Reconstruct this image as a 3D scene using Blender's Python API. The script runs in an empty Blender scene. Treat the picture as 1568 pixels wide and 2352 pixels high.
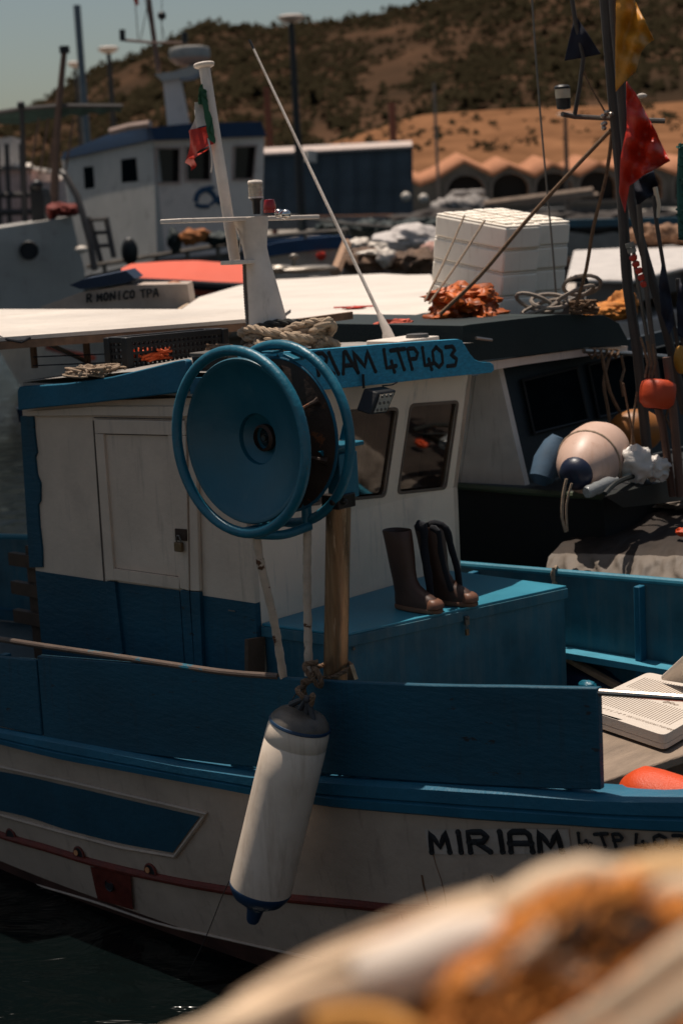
import bpy, math, random
import numpy as np
from mathutils import Vector, Matrix, noise
from mathutils.geometry import tessellate_polygon
from math import sin, cos, tan, atan, pi, radians, sqrt
random.seed(7)
S = bpy.context.scene
COL = S.collection

# ------------------------------------------------------------------ camera
F = 4000.0; PITCH = atan(696/4000.0); ROLL = radians(3.0); EYE = 3.1
CP = np.array([0, 0, EYE])
FW = np.array([0, cos(PITCH), -sin(PITCH)])
R0 = np.array([1.0, 0, 0]); U0 = np.array([0, sin(PITCH), cos(PITCH)])
RT = cos(ROLL)*R0 - sin(ROLL)*U0
UP = sin(ROLL)*R0 + cos(ROLL)*U0
cam = bpy.data.cameras.new('camera'); camo = bpy.data.objects.new('camera', cam); COL.objects.link(camo)
cam.sensor_fit = 'VERTICAL'; cam.sensor_height = 36.0; cam.lens = F/2352*36
cam.clip_start = 0.05; cam.clip_end = 5000
camo.matrix_world = Matrix(((RT[0], UP[0], -FW[0], 0), (RT[1], UP[1], -FW[1], 0), (RT[2], UP[2], -FW[2], EYE), (0, 0, 0, 1)))
cam.dof.use_dof = True; cam.dof.focus_distance = 6.75; cam.dof.aperture_fstop = 2.8
S.camera = camo
# ------------------------------------------------------------------ sky, sun, exposure
SUN_AZ = radians(35); SUN_EL = radians(75)          # sun stands behind the boats, to the left
w = bpy.data.worlds.new('World'); S.world = w; w.use_nodes = True
nt = w.node_tree; nt.nodes.clear()
sky = nt.nodes.new('ShaderNodeTexSky'); sky.sky_type = 'NISHITA'; sky.sun_disc = False
sky.sun_elevation = SUN_EL; sky.sun_rotation = -SUN_AZ; sky.air_density = 1.0; sky.dust_density = 2.0; sky.ozone_density = 1.0
hs = nt.nodes.new('ShaderNodeHueSaturation'); hs.inputs['Saturation'].default_value = 1.05
tn = nt.nodes.new('ShaderNodeMix'); tn.data_type = 'RGBA'; tn.blend_type = 'MULTIPLY'; tn.inputs[0].default_value = 1
tn.inputs[7].default_value = (1.0, 0.95, 0.84, 1)
bg = nt.nodes.new('ShaderNodeBackground'); bg.inputs['Strength'].default_value = 0.070
wo = nt.nodes.new('ShaderNodeOutputWorld')
nt.links.new(sky.outputs[0], hs.inputs['Color']); nt.links.new(hs.outputs[0], tn.inputs[6])
nt.links.new(tn.outputs[2], bg.inputs[0]); nt.links.new(bg.outputs[0], wo.inputs[0])
sl = bpy.data.lights.new('sun', 'SUN'); sl.energy = 4.8; sl.angle = radians(0.5); sl.color = (1.0, 0.90, 0.79)
so = bpy.data.objects.new('sun', sl); COL.objects.link(so)
sdir = Vector((-sin(SUN_AZ)*cos(SUN_EL), cos(SUN_AZ)*cos(SUN_EL), sin(SUN_EL)))
so.rotation_euler = sdir.to_track_quat('Z', 'Y').to_euler()
S.view_settings.view_transform = 'Standard'; S.view_settings.look = 'None'
S.view_settings.exposure = 0.0; S.view_settings.gamma = 1.0

# ------------------------------------------------------------------ coordinate helpers
def ray(u, v): return FW + (u-784)/F*RT - (v-1176)/F*UP
def PZ(u, v, z):
    d = ray(u, v); return CP + d*(z-EYE)/d[2]
def PY(u, v, y):
    d = ray(u, v); return CP + d*y/d[1]
TH = radians(43.1)
BX = np.array([cos(TH), -sin(TH), 0]); BY = np.array([sin(TH), cos(TH), 0]); BZ = np.array([0, 0, 1.0])
OB = PZ(740, 1565, 1.38); OB[2] = 0
def W(l): return OB + l[0]*BX + l[1]*BY + l[2]*BZ                # boat frame -> world
def LOC(p): q = np.array(p)-OB; return np.array([q@BX, q@BY, q[2]])
CL = LOC(CP)
def rayl(u, v): d = ray(u, v); return np.array([d@BX, d@BY, d[2]])
def BU(u, v, ax, val):
    d = rayl(u, v); return CL + d*(val-CL[ax])/d[ax]
def BP(u, v, p, n):
    d = rayl(u, v); n = np.array(n, float); return CL + d*((np.array(p)-CL)@n)/(d@n)
def interp(pts, col):
    pts = sorted(pts, key=lambda q: q[0]); xs = [q[0] for q in pts]; ys = [q[col] for q in pts]
    def f(x):
        if x <= xs[0]: i = 0
        elif x >= xs[-1]: i = len(xs)-2
        else: i = max(j for j in range(len(xs)-1) if xs[j] <= x)
        return ys[i]+(ys[i+1]-ys[i])*(x-xs[i])/(xs[i+1]-xs[i])
    return f

# ------------------------------------------------------------------ materials
MATS = {}
def mat(name, col, rough=0.6, metal=0.0, var=0.25, vs=5.0, bump=0.15, bs=60.0, streak=None, chips=None, spec=0.4, coat=0.0, stretch=(1, 1, 1), rusty=None, emit=None, alpha=None, trans=0.0):
    if name in MATS: return MATS[name]
    m = bpy.data.materials.new(name); m.use_nodes = True; n = m.node_tree.nodes; l = m.node_tree.links
    b = n['Principled BSDF']; tc = n.new('ShaderNodeTexCoord'); mp = n.new('ShaderNodeMapping'); mp.inputs['Scale'].default_value = stretch
    l.new(tc.outputs['Object'], mp.inputs[0])
    def nz(scale, det=6, src=mp, r=0.6):
        t = n.new('ShaderNodeTexNoise'); t.inputs['Scale'].default_value = scale; t.inputs['Detail'].default_value = det; t.inputs['Roughness'].default_value = r
        l.new(src.outputs[0], t.inputs['Vector']); return t
    def ramp(src, a, bb):
        r = n.new('ShaderNodeMapRange'); r.inputs[1].default_value = a; r.inputs[2].default_value = bb; l.new(src, r.inputs[0]); return r.outputs[0]
    def mix(fac, a, bcol):
        x = n.new('ShaderNodeMix'); x.data_type = 'RGBA'
        if isinstance(fac, float): x.inputs[0].default_value = fac
        else: l.new(fac, x.inputs[0])
        for s_, k in ((a, 6), (bcol, 7)):
            if isinstance(s_, tuple): x.inputs[k].default_value = (*s_[:3], 1)
            else: l.new(s_, x.inputs[k])
        return x.outputs[2]
    t1 = nz(vs)
    c = mix(ramp(t1.outputs[0], .3, .7), tuple(x*(1-var) for x in col), tuple(min(1, x*(1+var*.6)) for x in col))
    if streak:                                       # (colour, amount 0..1): vertical grime
        mp2 = n.new('ShaderNodeMapping'); mp2.inputs['Scale'].default_value = (14, 14, 1.3); l.new(tc.outputs['Object'], mp2.inputs[0])
        t2 = nz(1.6, 8, mp2, .65)
        c = mix(ramp(t2.outputs[0], .68-.32*streak[1], .95-.2*streak[1]), c, streak[0])
        t2b = nz(3.1, 7); c = mix(ramp(t2b.outputs[0], .62-.2*streak[1], 1.05), c, streak[0])
    if chips:                                        # (colour, threshold, scale)
        t3 = nz(chips[2], 9, mp, .7); c = mix(ramp(t3.outputs[0], chips[1], chips[1]+.02), c, chips[0])
    l.new(c, b.inputs['Base Color'])
    b.inputs['Metallic'].default_value = metal; b.inputs['Specular IOR Level'].default_value = spec
    b.inputs['Coat Weight'].default_value = coat
    rr = n.new('ShaderNodeMapRange'); rr.inputs[3].default_value = max(.03, rough-.12); rr.inputs[4].default_value = min(1, rough+.12); l.new(t1.outputs[0], rr.inputs[0]); l.new(rr.outputs[0], b.inputs['Roughness'])
    if bump:
        tb = nz(bs, 5); bp = n.new('ShaderNodeBump'); bp.inputs['Strength'].default_value = bump; bp.inputs['Distance'].default_value = .01
        l.new(tb.outputs[0], bp.inputs['Height']); l.new(bp.outputs[0], b.inputs['Normal'])
    if trans: b.inputs['Transmission Weight'].default_value = trans
    if emit: b.inputs['Emission Color'].default_value = (*emit[0], 1); b.inputs['Emission Strength'].default_value = emit[1]
    MATS[name] = m; return m

BLUE = (0.006, 0.104, 0.175)
blue = mat('blue_paint', BLUE, .55, var=.22, vs=3.5, bump=.35, bs=35, chips=((.012, .03, .045), .665, 26))
blue_sheet = mat('blue_plank_paint', (0.004, 0.066, 0.108), .6, var=.35, vs=1.6, bump=.4, bs=30, stretch=(.6, 1, 1.6), chips=((.014, .018, .022), .632, 20), streak=((.012, .032, .045), .42))
blue_worn = mat('worn_blue_locker_paint', (0.028, 0.120, 0.165), .5, var=.35, vs=5, bump=.25, bs=50, streak=((.095, .15, .17), .62), chips=((.02, .03, .03), .69, 30))  # worn paint; base also lifted for bounce light on the locker front
blue_gloss = mat('blue_enamel', (0.005, 0.118, 0.180), .40, var=.25, vs=7, bump=.35, bs=35, chips=((.10, .045, .02), .655, 26), streak=((.01, .05, .08), .3), spec=.5)
blue_board = mat('brushed_blue_board', (0.030, 0.28, 0.43), .6, var=.35, vs=30, bump=.5, bs=70, stretch=(1, 1, 3))  # base lifted to carry bounce light on the name board
navy = mat('navy_vinyl', (0.006, 0.016, 0.05), .4, var=.3)
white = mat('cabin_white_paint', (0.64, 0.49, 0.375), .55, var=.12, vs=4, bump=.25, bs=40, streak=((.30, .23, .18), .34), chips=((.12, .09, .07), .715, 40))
white_bounce = mat('front_bounce_white', (0.84, 0.65, 0.50), .5, var=.10, vs=2.5, bump=.15, bs=30, streak=((.34, .28, .24), .3))  # lighter than the side white to carry bounce light on the front wall
hullwhite = mat('hull_white_paint', (0.50, 0.385, 0.295), .6, var=.18, vs=2.2, bump=.5, bs=14, streak=((.25, .185, .145), .38), chips=((.10, .08, .06), .72, 25))
mastwhite = mat('mast_white_gelcoat', (0.76, 0.66, 0.57), .5, var=.12, bump=.2, bs=50, streak=((.28, .22, .17), .4))
awnwhite = mat('white_awning_board', (0.62, 0.55, 0.48), .6, var=.14, vs=1.6, bump=.2, bs=12, streak=((.42, .34, .27), .4), spec=.2)
red_ox = mat('red_oxide_paint', (0.15, 0.022, 0.012), .6, var=.35, vs=10, bump=.5, bs=30, chips=((.35, .30, .26), .74, 26))
antifoul = mat('brown_antifouling', (0.075, 0.03, 0.02), .7, var=.5, vs=6, bump=.5, bs=20, chips=((.15, .14, .12), .69, 18))
blackpaint = mat('black_paint', (0.008, 0.008, 0.010), .6, var=.3, bump=.2)
blackplastic = mat('black_plastic', (0.010, 0.010, 0.011), .45, var=.3, bump=.1)
darkgreen = mat('dark_green_paint', (0.010, 0.020, 0.020), .7, var=.4, vs=2)
darkhull = mat('dark_hull_paint', (0.006, 0.007, 0.008), .7, var=.4, vs=1.5)
rust = mat('rusty_galvanised_steel', (0.36, 0.225, 0.13), .32, metal=.8, var=.5, vs=8, bump=.25, bs=50, stretch=(4, 4, .35), chips=((.50, .36, .25), .60, 7))  # pale stretched flecks paint highlights down the steel post
drumrust = mat('rusty_drum_steel', (0.055, 0.032, 0.022), .62, metal=.2, var=.5, vs=5, bump=.4, bs=22, chips=((.16, .055, .02), .585, 11))
wrap = mat('tape_wrap', (0.58, 0.45, 0.34), .7, var=.2, vs=12, bump=.3, chips=((.11, .045, .02), .60, 14), stretch=(1, 1, 1.6))
pipe = mat('weathered_rail_pipe', (0.115, 0.078, 0.058), .5, var=.45, vs=5, bump=.3, bs=40, stretch=(.35, 1, 1), chips=((.012, .11, .16), .57, 5))
steel = mat('stainless_tube', (0.42, 0.36, 0.31), .3, metal=.9, var=.1, bump=0)
dsteel = mat('dull_steel', (0.16, 0.14, 0.12), .45, metal=.6, var=.3, bump=.1)
brass = mat('old_brass', (0.20, 0.13, 0.07), .45, metal=.7, var=.4)
rope = mat('tan_rope', (0.36, 0.26, 0.18), .9, var=.35, vs=40, bump=.6, bs=200)
ropebrown = mat('dirty_brown_rope', (0.20, 0.12, 0.07), .9, var=.4, vs=50, bump=.6, bs=200)
rubber = mat('brown_boot_rubber', (0.060, 0.028, 0.018), .5, var=.25, vs=8, bump=.08)
soleb = mat('boot_sole_rubber', (0.14, 0.065, 0.035), .5, var=.25)
blackcloth = mat('black_cloth', (0.008, 0.009, 0.014), .9, var=.3, bump=.3)
fend = mat('fender_white_vinyl', (0.76, 0.62, 0.49), .42, var=.08, vs=4, bump=.06, bs=30, streak=((.40, .28, .19), .55), chips=((.06, .04, .03), .735, 14))
fendcap = mat('fender_blue_vinyl', (0.012, 0.04, 0.09), .4, var=.3, bump=.1, chips=((.10, .08, .07), .66, 14))
foam = mat('foam_box_white', (0.88, 0.80, 0.69), .7, var=.07, bump=.25, bs=120, streak=((.50, .38, .27), .42))
orange = mat('orange_oilskin', (0.50, 0.105, 0.012), .5, var=.75, vs=7, bump=.4, bs=20)  # strong dark variation paints in the shadows between folds
orangebuoy = mat('orange_float_plastic', (0.66, 0.070, 0.012), .4, var=.12, bump=.35, bs=220)
woodgrey = mat('weathered_board', (0.25, 0.185, 0.135), .8, var=.35, vs=6, bump=.6, bs=25, stretch=(2.2, .5, 2), chips=((.06, .045, .035), .67, 18))
wood = mat('bare_wood', (0.33, 0.19, 0.11), .7, var=.3, vs=6, bump=.3, stretch=(6, .6, 6))
woodedge = mat('brown_wood_edge', (0.10, 0.055, 0.032), .7, var=.4, vs=8)
pole = mat('grey_cane_pole', (0.10, 0.075, 0.058), .6, var=.35, vs=10, stretch=(1, 1, .4))
cooler = mat('cooler_white_plastic', (0.62, 0.54, 0.46), .5, var=.05, vs=3, bump=.3, bs=160, streak=((.45, .37, .30), .3))
groove = mat('cooler_moulding_brown', (0.22, 0.15, 0.10), .7, var=.2)
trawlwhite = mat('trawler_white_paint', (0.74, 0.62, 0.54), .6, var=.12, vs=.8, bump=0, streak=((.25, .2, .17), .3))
trawlgrey = mat('trawler_shade_grey', (0.44, 0.41, 0.37), .6, var=.2, vs=.6, bump=0, streak=((.12, .08, .06), .3))  # greyer than trawlwhite to carry the shade on the wheelhouse side
navypaint = mat('navy_roof_paint', (0.010, 0.035, 0.085), .6, var=.2)
darkglass = mat('dark_window_glass', (0.012, 0.010, 0.010), .12, var=.2, bump=0, spec=.6)
redcov = mat('coral_red_cover', (0.62, 0.10, 0.05), .7, var=.08, vs=1)
redflag = mat('red_flag_cloth', (0.50, 0.022, 0.006), .45, var=.3, vs=9, bump=.3, bs=20)
ochre = mat('ochre_flag_cloth', (0.48, 0.20, 0.015), .5, var=.25, vs=9, bump=.3, bs=20)
navyflag = mat('navy_flag_cloth', (0.008, 0.010, 0.022), .8)
green = mat('flag_green', (0.02, 0.09, 0.04), .7); fwhite = mat('flag_white', (0.55, 0.5, 0.45), .7)
tarp = mat('dusty_brown_tarp', (0.040, 0.030, 0.024), .75, var=.45, vs=3, bump=.4, bs=14, spec=.2)
tarppale = mat('pale_tarp_fabric', (0.15, 0.12, 0.095), .7, var=.35, vs=4, bump=.5, bs=12)
netgreen = mat('green_net', (0.02, 0.09, 0.07), .8, var=.3)
terracotta = mat('terracotta_tiles', (0.40, 0.19, 0.11), .9, spec=0, var=.25, vs=2)
stonegrey = mat('dark_stucco', (0.10, 0.097, 0.088), .9, spec=0, var=.3, vs=.6)
concrete = mat('pale_concrete', (0.30, 0.26, 0.22), .9, spec=.1, var=.25, vs=1.5, bump=.2, bs=20)
contblue = mat('container_blue', (0.085, 0.105, 0.12), .7, var=.35, vs=.7)
rustpost = mat('rusty_post', (0.15, 0.05, 0.03), .8, var=.3)
redlens = mat('red_lens', (0.35, 0.006, 0.006), .2, var=.1, bump=0, coat=.4)
clearlens = mat('clear_ribbed_lens', (0.60, 0.50, 0.38), .15, var=.15, bump=0, spec=.7, trans=.35)
plasticbag = mat('crumpled_white_plastic', (0.6, 0.55, 0.5), .35, var=.15, bump=.5, bs=12)
bottlemat = mat('clear_bottle_plastic', (0.45, 0.47, 0.47), .12, var=.2, bump=.2, spec=.7, trans=.5)
bluebag = mat('faded_blue_bag', (0.05, 0.10, 0.16), .8, var=.3, vs=8)
deckgrey = mat('dirty_deck_paint', (0.05, 0.085, 0.10), .7, var=.4, vs=4, bump=.3)
reflector = mat('lamp_reflector', (0.45, 0.40, 0.34), .3, metal=.5, var=.15, bs=80)
curtain = mat('brown_curtain_cloth', (0.20, 0.125, 0.09), .9, var=.3, vs=7)
cream = mat('cream_canvas', (0.74, 0.54, 0.36), .8, var=.12, vs=12, bump=.4, bs=60, chips=((.45, .18, .06), .66, 9))
netorange = mat('orange_brown_net', (0.62, 0.22, 0.04), .85, var=.6, vs=9, bump=.4, bs=90, chips=((.06, .025, .012), .60, 5))
netyellow = mat('golden_net_twine', (0.60, 0.27, 0.06), .8, var=.4, vs=22)
ropegrey = mat('greyish_tan_hawser', (0.52, 0.38, 0.26), .85, var=.25, vs=15, bump=.4)

def glass_mat():
    m = bpy.data.materials.new('tinted_window_glass'); m.use_nodes = True; n = m.node_tree.nodes; l = m.node_tree.links; n.clear()
    o = n.new('ShaderNodeOutputMaterial'); t = n.new('ShaderNodeBsdfTransparent'); t.inputs[0].default_value = (.62, .58, .54, 1)
    g = n.new('ShaderNodeBsdfGlossy'); g.inputs['Roughness'].default_value = .04; g.inputs[0].default_value = (1, 1, 1, 1)
    lw = n.new('ShaderNodeLayerWeight'); lw.inputs[0].default_value = .5; fr = n.new('ShaderNodeMath'); fr.operation = 'MULTIPLY_ADD'; fr.inputs[1].default_value = .30; fr.inputs[2].default_value = .05; l.new(lw.outputs['Facing'], fr.inputs[0]); mx = n.new('ShaderNodeMixShader')
    l.new(fr.outputs[0], mx.inputs[0]); l.new(t.outputs[0], mx.inputs[1]); l.new(g.outputs[0], mx.inputs[2]); l.new(mx.outputs[0], o.inputs[0]); return m
glass = glass_mat()

# ------------------------------------------------------------------ mesh builder
class MB:
    def __init__(s, frame='world'): s.v = []; s.f = []; s.fm = []; s.frame = frame; s.cm = 0
    def add(s, vs, fs):
        o = len(s.v); s.v += [tuple(map(float, p)) for p in vs]; s.f += [tuple(i+o for i in f) for f in fs]; s.fm += [s.cm]*len(fs); return s
    def hexa(s, p):   # p: 4 bottom + 4 top
        return s.add(p, [(3, 2, 1, 0), (4, 5, 6, 7), (0, 1, 5, 4), (1, 2, 6, 5), (2, 3, 7, 6), (3, 0, 4, 7)])
    def box(s, c, h, ax=None):
        ax = ax or ((1, 0, 0), (0, 1, 0), (0, 0, 1)); A = [np.array(a, float)*k for a, k in zip(ax, h)]; c = np.array(c, float)
        return s.hexa([c+i*A[0]+j*A[1]+k*A[2] for k in (-1, 1) for i, j in ((-1, -1), (1, -1), (1, 1), (-1, 1))])
    def bb(s, lo, hi): return s.box([(a+b)/2 for a, b in zip(lo, hi)], [abs(b-a)/2 for a, b in zip(lo, hi)])
    def prism(s, pts, vec, holes=()):
        loops = [list(pts)]+[list(h) for h in holes]; vec = np.array(vec, float)
        tris = tessellate_polygon([[Vector(p) for p in lp] for lp in loops]); allp = [np.array(p, float) for lp in loops for p in lp]; n = len(allp)
        fs = [tuple(t) for t in tris]+[tuple(reversed([i+n for i in t])) for t in tris]; o = 0
        for lp in loops:
            k = len(lp)
            for i in range(k): a = o+i; b = o+(i+1) % k; fs.append((a, b, b+n, a+n))
            o += k
        return s.add(allp+[p+vec for p in allp], fs)
    def tube(s, path, r, n=8, closed=False, caps=True, flat=None):
        P = [np.array(p, float) for p in path]; m = len(P); rs = r if hasattr(r, '__len__') else [r]*m
        T = []
        for i in range(m):
            a = P[(i-1) % m] if closed or i > 0 else P[i]; b = P[(i+1) % m] if closed or i < m-1 else P[i]
            t = b-a; T.append(t/(np.linalg.norm(t)+1e-12))
        u = np.cross(T[0], [0, 0, 1.0]); u = u if np.linalg.norm(u) > .05 else np.cross(T[0], [1.0, 0, 0]); u /= np.linalg.norm(u); vs = []
        for i in range(m):
            u = u-T[i]*(u@T[i]); u /= np.linalg.norm(u)+1e-12; w_ = np.cross(T[i], u)
            for k in range(n):
                a = 2*pi*k/n; off = rs[i]*(cos(a)*u+sin(a)*w_)
                if flat is not None: nn = np.array(flat[0], float); off = off-nn*(off@nn)*(1-flat[1])
                vs.append(P[i]+off)
        fs = []
        for i in range(m if closed else m-1):
            for k in range(n): a = i*n+k; b = i*n+(k+1) % n; c = ((i+1) % m)*n; fs.append((a, b, c+(k+1) % n, c+k))
        if caps and not closed: fs += [tuple(reversed(range(n))), tuple(range((m-1)*n, m*n))]
        return s.add(vs, fs)
    def lathe(s, prof, o, ax, n=32, ux=None, closed=False):
        o = np.array(o, float); ax = np.array(ax, float); ax /= np.linalg.norm(ax)
        u = np.cross(ax, [0, 0, 1.0]) if ux is None else np.array(ux, float)
        if np.linalg.norm(u) < .05: u = np.array([1.0, 0, 0])
        u /= np.linalg.norm(u); w_ = np.cross(ax, u); vs = []
        for r, h in prof:
            for k in range(n): a = 2*pi*k/n; vs.append(o+ax*h+r*(cos(a)*u+sin(a)*w_))
        fs = []; m = len(prof)
        for i in range(m if closed else m-1):
            j = (i+1) % m
            for k in range(n): fs.append((i*n+k, i*n+(k+1) % n, j*n+(k+1) % n, j*n+k))
        return s.add(vs, fs)
    def grid(s, fn, nu, nv):
        vs = [fn(i/(nu-1), j/(nv-1)) for j in range(nv) for i in range(nu)]
        return s.add(vs, [(j*nu+i, j*nu+i+1, (j+1)*nu+i+1, (j+1)*nu+i) for j in range(nv-1) for i in range(nu-1)])
    def ell(s, c, rad, ax=None, nu=20, nv=12, lump=0, ls=3.0, seed=0):
        ax = ax or ((1, 0, 0), (0, 1, 0), (0, 0, 1)); ax = [np.array(a, float) for a in ax]; c = np.array(c, float); vs = []
        for j in range(nv+1):
            th = pi*j/nv
            for i in range(nu):
                ph = 2*pi*i/nu; d = np.array([sin(th)*cos(ph), sin(th)*sin(ph), cos(th)])
                k = 1+(lump*noise.noise(Vector(d*ls)+Vector((seed, seed*1.7, 0))) if lump else 0)
                vs.append(c+sum(ax[q]*rad[q]*d[q]*k for q in range(3)))
        return s.add(vs, [(j*nu+i, (j+1)*nu+i, (j+1)*nu+(i+1) % nu, j*nu+(i+1) % nu) for j in range(nv) for i in range(nu)])
    def rope(s, path, r, pitch=None, n=6, strands=3, closed=False):
        P = resample(path, max(.004, r*.55), closed); pitch = pitch or r*7
        T = []; m = len(P)
        for i in range(m):
            a = P[(i-1) % m] if closed or i > 0 else P[i]; b = P[(i+1) % m] if closed or i < m-1 else P[i]; t = b-a; T.append(t/(np.linalg.norm(t)+1e-9))
        u = np.cross(T[0], [0, 0, 1.0]); u = u if np.linalg.norm(u) > .05 else np.array([1.0, 0, 0]); u /= np.linalg.norm(u); U = []
        for i in range(m): u = u-T[i]*(u@T[i]); u /= np.linalg.norm(u); U.append(u)
        d = 0; D = [0]
        for i in range(1, m): d += np.linalg.norm(P[i]-P[i-1]); D.append(d)
        for k in range(strands):
            pts = []
            for i in range(m):
                a = 2*pi*(D[i]/pitch+k/strands); w_ = np.cross(T[i], U[i]); pts.append(P[i]+r*.5*(cos(a)*U[i]+sin(a)*w_))
            s.tube(pts, r*.56, n)
        return s

def resample(path, step, closed=False):
    P = [np.array(p, float) for p in path]
    if closed: P = P+[P[0]]
    out = []
    ext = [2*P[0]-P[1]]+P+[2*P[-1]-P[-2]] if not closed else [P[-2]]+P+[P[1]]
    for i in range(1, len(ext)-2):
        p0, p1, p2, p3 = ext[i-1:i+3]; L = np.linalg.norm(p2-p1); k = max(1, int(L/step))
        for j in range(k):
            t = j/k; out.append(.5*((2*p1)+(-p0+p2)*t+(2*p0-5*p1+4*p2-p3)*t*t+(-p0+3*p1-3*p2+p3)*t**3))
    if not closed: out.append(P[-1])
    return out

# ------------------------------------------------------------------ objects
INFO = {}     # object name -> root matrix
MBOAT = Matrix.Translation(Vector(OB)) @ Matrix.Rotation(-TH, 4, 'Z')
def frame_matrix(fr): return MBOAT if fr == 'boat' else Matrix.Identity(4)
def tag(o, label=None, cat=None, group=None, kind=None):
    if label: o['label'] = label
    if cat: o['category'] = cat
    if group: o['group'] = group
    if kind: o['kind'] = kind
    return o
def mesh_obj(name, mb, m, M, bevel=0, smooth=35):
    T = M.inverted() @ frame_matrix(mb.frame)
    me = bpy.data.meshes.new(name); me.from_pydata([T @ Vector(p) for p in mb.v], [], mb.f); me.validate(); me.update()
    ms = m if isinstance(m, (list, tuple)) else [m]
    for x in ms: me.materials.append(x)
    if len(ms) > 1 and len(mb.fm) == len(me.polygons): me.polygons.foreach_set('material_index', mb.fm)
    import bmesh
    b = bmesh.new(); b.from_mesh(me); bmesh.ops.recalc_face_normals(b, faces=b.faces); b.to_mesh(me); b.free()
    me.polygons.foreach_set('use_smooth', [True]*len(me.polygons))
    me.set_sharp_from_angle(angle=radians(smooth))
    o = bpy.data.objects.new(name, me); COL.objects.link(o)
    if bevel:
        bv = o.modifiers.new('bevel', 'BEVEL'); bv.width = bevel; bv.segments = 2; bv.limit_method = 'ANGLE'; bv.angle_limit = radians(40)
    return o
def root(name, label, cat, loc, frame='world', rz=0.0, group=None):
    o = bpy.data.objects.new(name, None); COL.objects.link(o); o.empty_display_size = .1
    M = frame_matrix(frame) @ Matrix.Translation(Vector(loc)) @ Matrix.Rotation(rz, 4, 'Z'); o.matrix_world = M
    INFO[o.name] = M.copy(); tag(o, label, cat, group); return o
def part(name, mb, m, parent, bevel=0, label=None, smooth=35):
    r = parent
    while r.parent: r = r.parent
    o = mesh_obj(name, mb, m, INFO[r.name], bevel, smooth); o.parent = parent
    if label: o['label'] = label
    return o
def single(name, mb, m, label, cat, group=None, kind=None, bevel=0, smooth=35, loc=None):
    T = frame_matrix(mb.frame); pts = [T @ Vector(p) for p in mb.v]
    if loc is None:
        loc = Vector((sum(p.x for p in pts)/len(pts), sum(p.y for p in pts)/len(pts), min(p.z for p in pts)))
    M = Matrix.Translation(Vector(loc)); 
    if mb.frame == 'boat': M = M @ Matrix.Rotation(-TH, 4, 'Z')
    o = mesh_obj(name, mb, m, M, bevel, smooth); o.matrix_world = M; INFO[o.name] = M.copy(); tag(o, label, cat, group, kind); return o
def copy_tree(o, parent=None):
    c = o.copy(); COL.objects.link(c); c.parent = parent
    for ch in list(o.children): copy_tree(ch, c)
    return c
def text_mb(txt, place, size=1.0, shear=0.0, extrude=.0, frame='world', thick=None):
    cu = bpy.data.curves.new('t', 'FONT'); cu.body = txt; cu.size = size; cu.shear = shear; cu.resolution_u = 3
    ob = bpy.data.objects.new('t', cu); COL.objects.link(ob); dg = bpy.context.evaluated_depsgraph_get()
    me = bpy.data.meshes.new_from_object(ob.evaluated_get(dg)); vs = [tuple(v.co) for v in me.vertices]; fs = [tuple(p.vertices) for p in me.polygons]
    bpy.data.objects.remove(ob); bpy.data.meshes.remove(me)
    mb = MB(frame); mb.add([place(x, y) for x, y, z in vs], fs); return mb

GLY = {'M': [[(0, 0), (.05, 1), (.5, .25), (.9, 1), (1, 0)]], 'I': [[(.5, 0), (.5, 1)]], 'R': [[(.05, 0), (.05, 1), (.7, 1), (.95, .78), (.7, .52), (.05, .5)], [(.35, .5), (1, 0)]],
 'A': [[(0, 0), (.42, 1), (.62, 1), (1, 0)], [(.17, .36), (.83, .36)]], 'a': [[(0, 0), (.05, .9), (.2, 1), (.8, 1), (.95, .85), (1, 0)], [(0, .42), (1, .42)]],
 'L': [[(.2, 1), (.1, .12), (.9, .2)], [(.62, .42), (.66, -.08)]], 'T': [[(0, .95), (1, 1)], [(.5, 1), (.62, 0)]], 'P': [[(.15, 0), (.1, 1), (.7, 1), (.95, .75), (.7, .5), (.1, .48)]],
 '4': [[(.3, 1), (.05, .14), (.95, .2)], [(.62, .45), (.68, -.1)]], '0': [[(.5, 1), (.12, .8), (.08, .25), (.45, 0), (.85, .2), (.92, .75), (.5, 1)]],
 '3': [[(.1, .98), (.7, 1), (.9, .8), (.45, .58), (.9, .35), (.7, .04), (.05, .02)]], 'O': [[(.5, 1), (.12, .8), (.08, .25), (.45, 0), (.85, .2), (.92, .75), (.5, 1)]],
 'N': [[(0, 0), (0, 1), (1, 0), (1, 1)]], 'C': [[(1, .85), (.5, 1), (.05, .6), (.1, .2), (.5, 0), (1, .12)]]}
def letter(mb, ch, quad, r, normal, flatten=.35, spread=0.0):
    """quad: function (s,t)->3D point for the letter cell"""
    for st in GLY[ch]:
        P = []
        for i in range(len(st)-1):
            a, b = st[i], st[i+1]; P += [(a[0]+(b[0]-a[0])*k/3, a[1]+(b[1]-a[1])*k/3) for k in range(3)]
        P.append(st[-1]); pts = [quad(*p) for p in P]
        jit = [1+.12*noise.noise(Vector((p[0]*40, p[1]*40, p[2]*40))) for p in pts]
        mb.tube(pts, [r*j for j in jit], 8, flat=(normal, flatten))
        for e in (pts[0], pts[-1]): mb.ell(e, (r, r, r*.9), nu=8, nv=4) if flatten > .9 else mb.tube([np.array(e)-np.array(normal)*r*flatten*.98, np.array(e)+np.array(normal)*r*flatten*.98], r*.98, 10)
def bil(q):
    q = [np.array(p, float) for p in q]      # bl, br, tr, tl
    return lambda s, t: (q[0]*(1-s)+q[1]*s)*(1-t)+(q[3]*(1-s)+q[2]*s)*t

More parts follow.
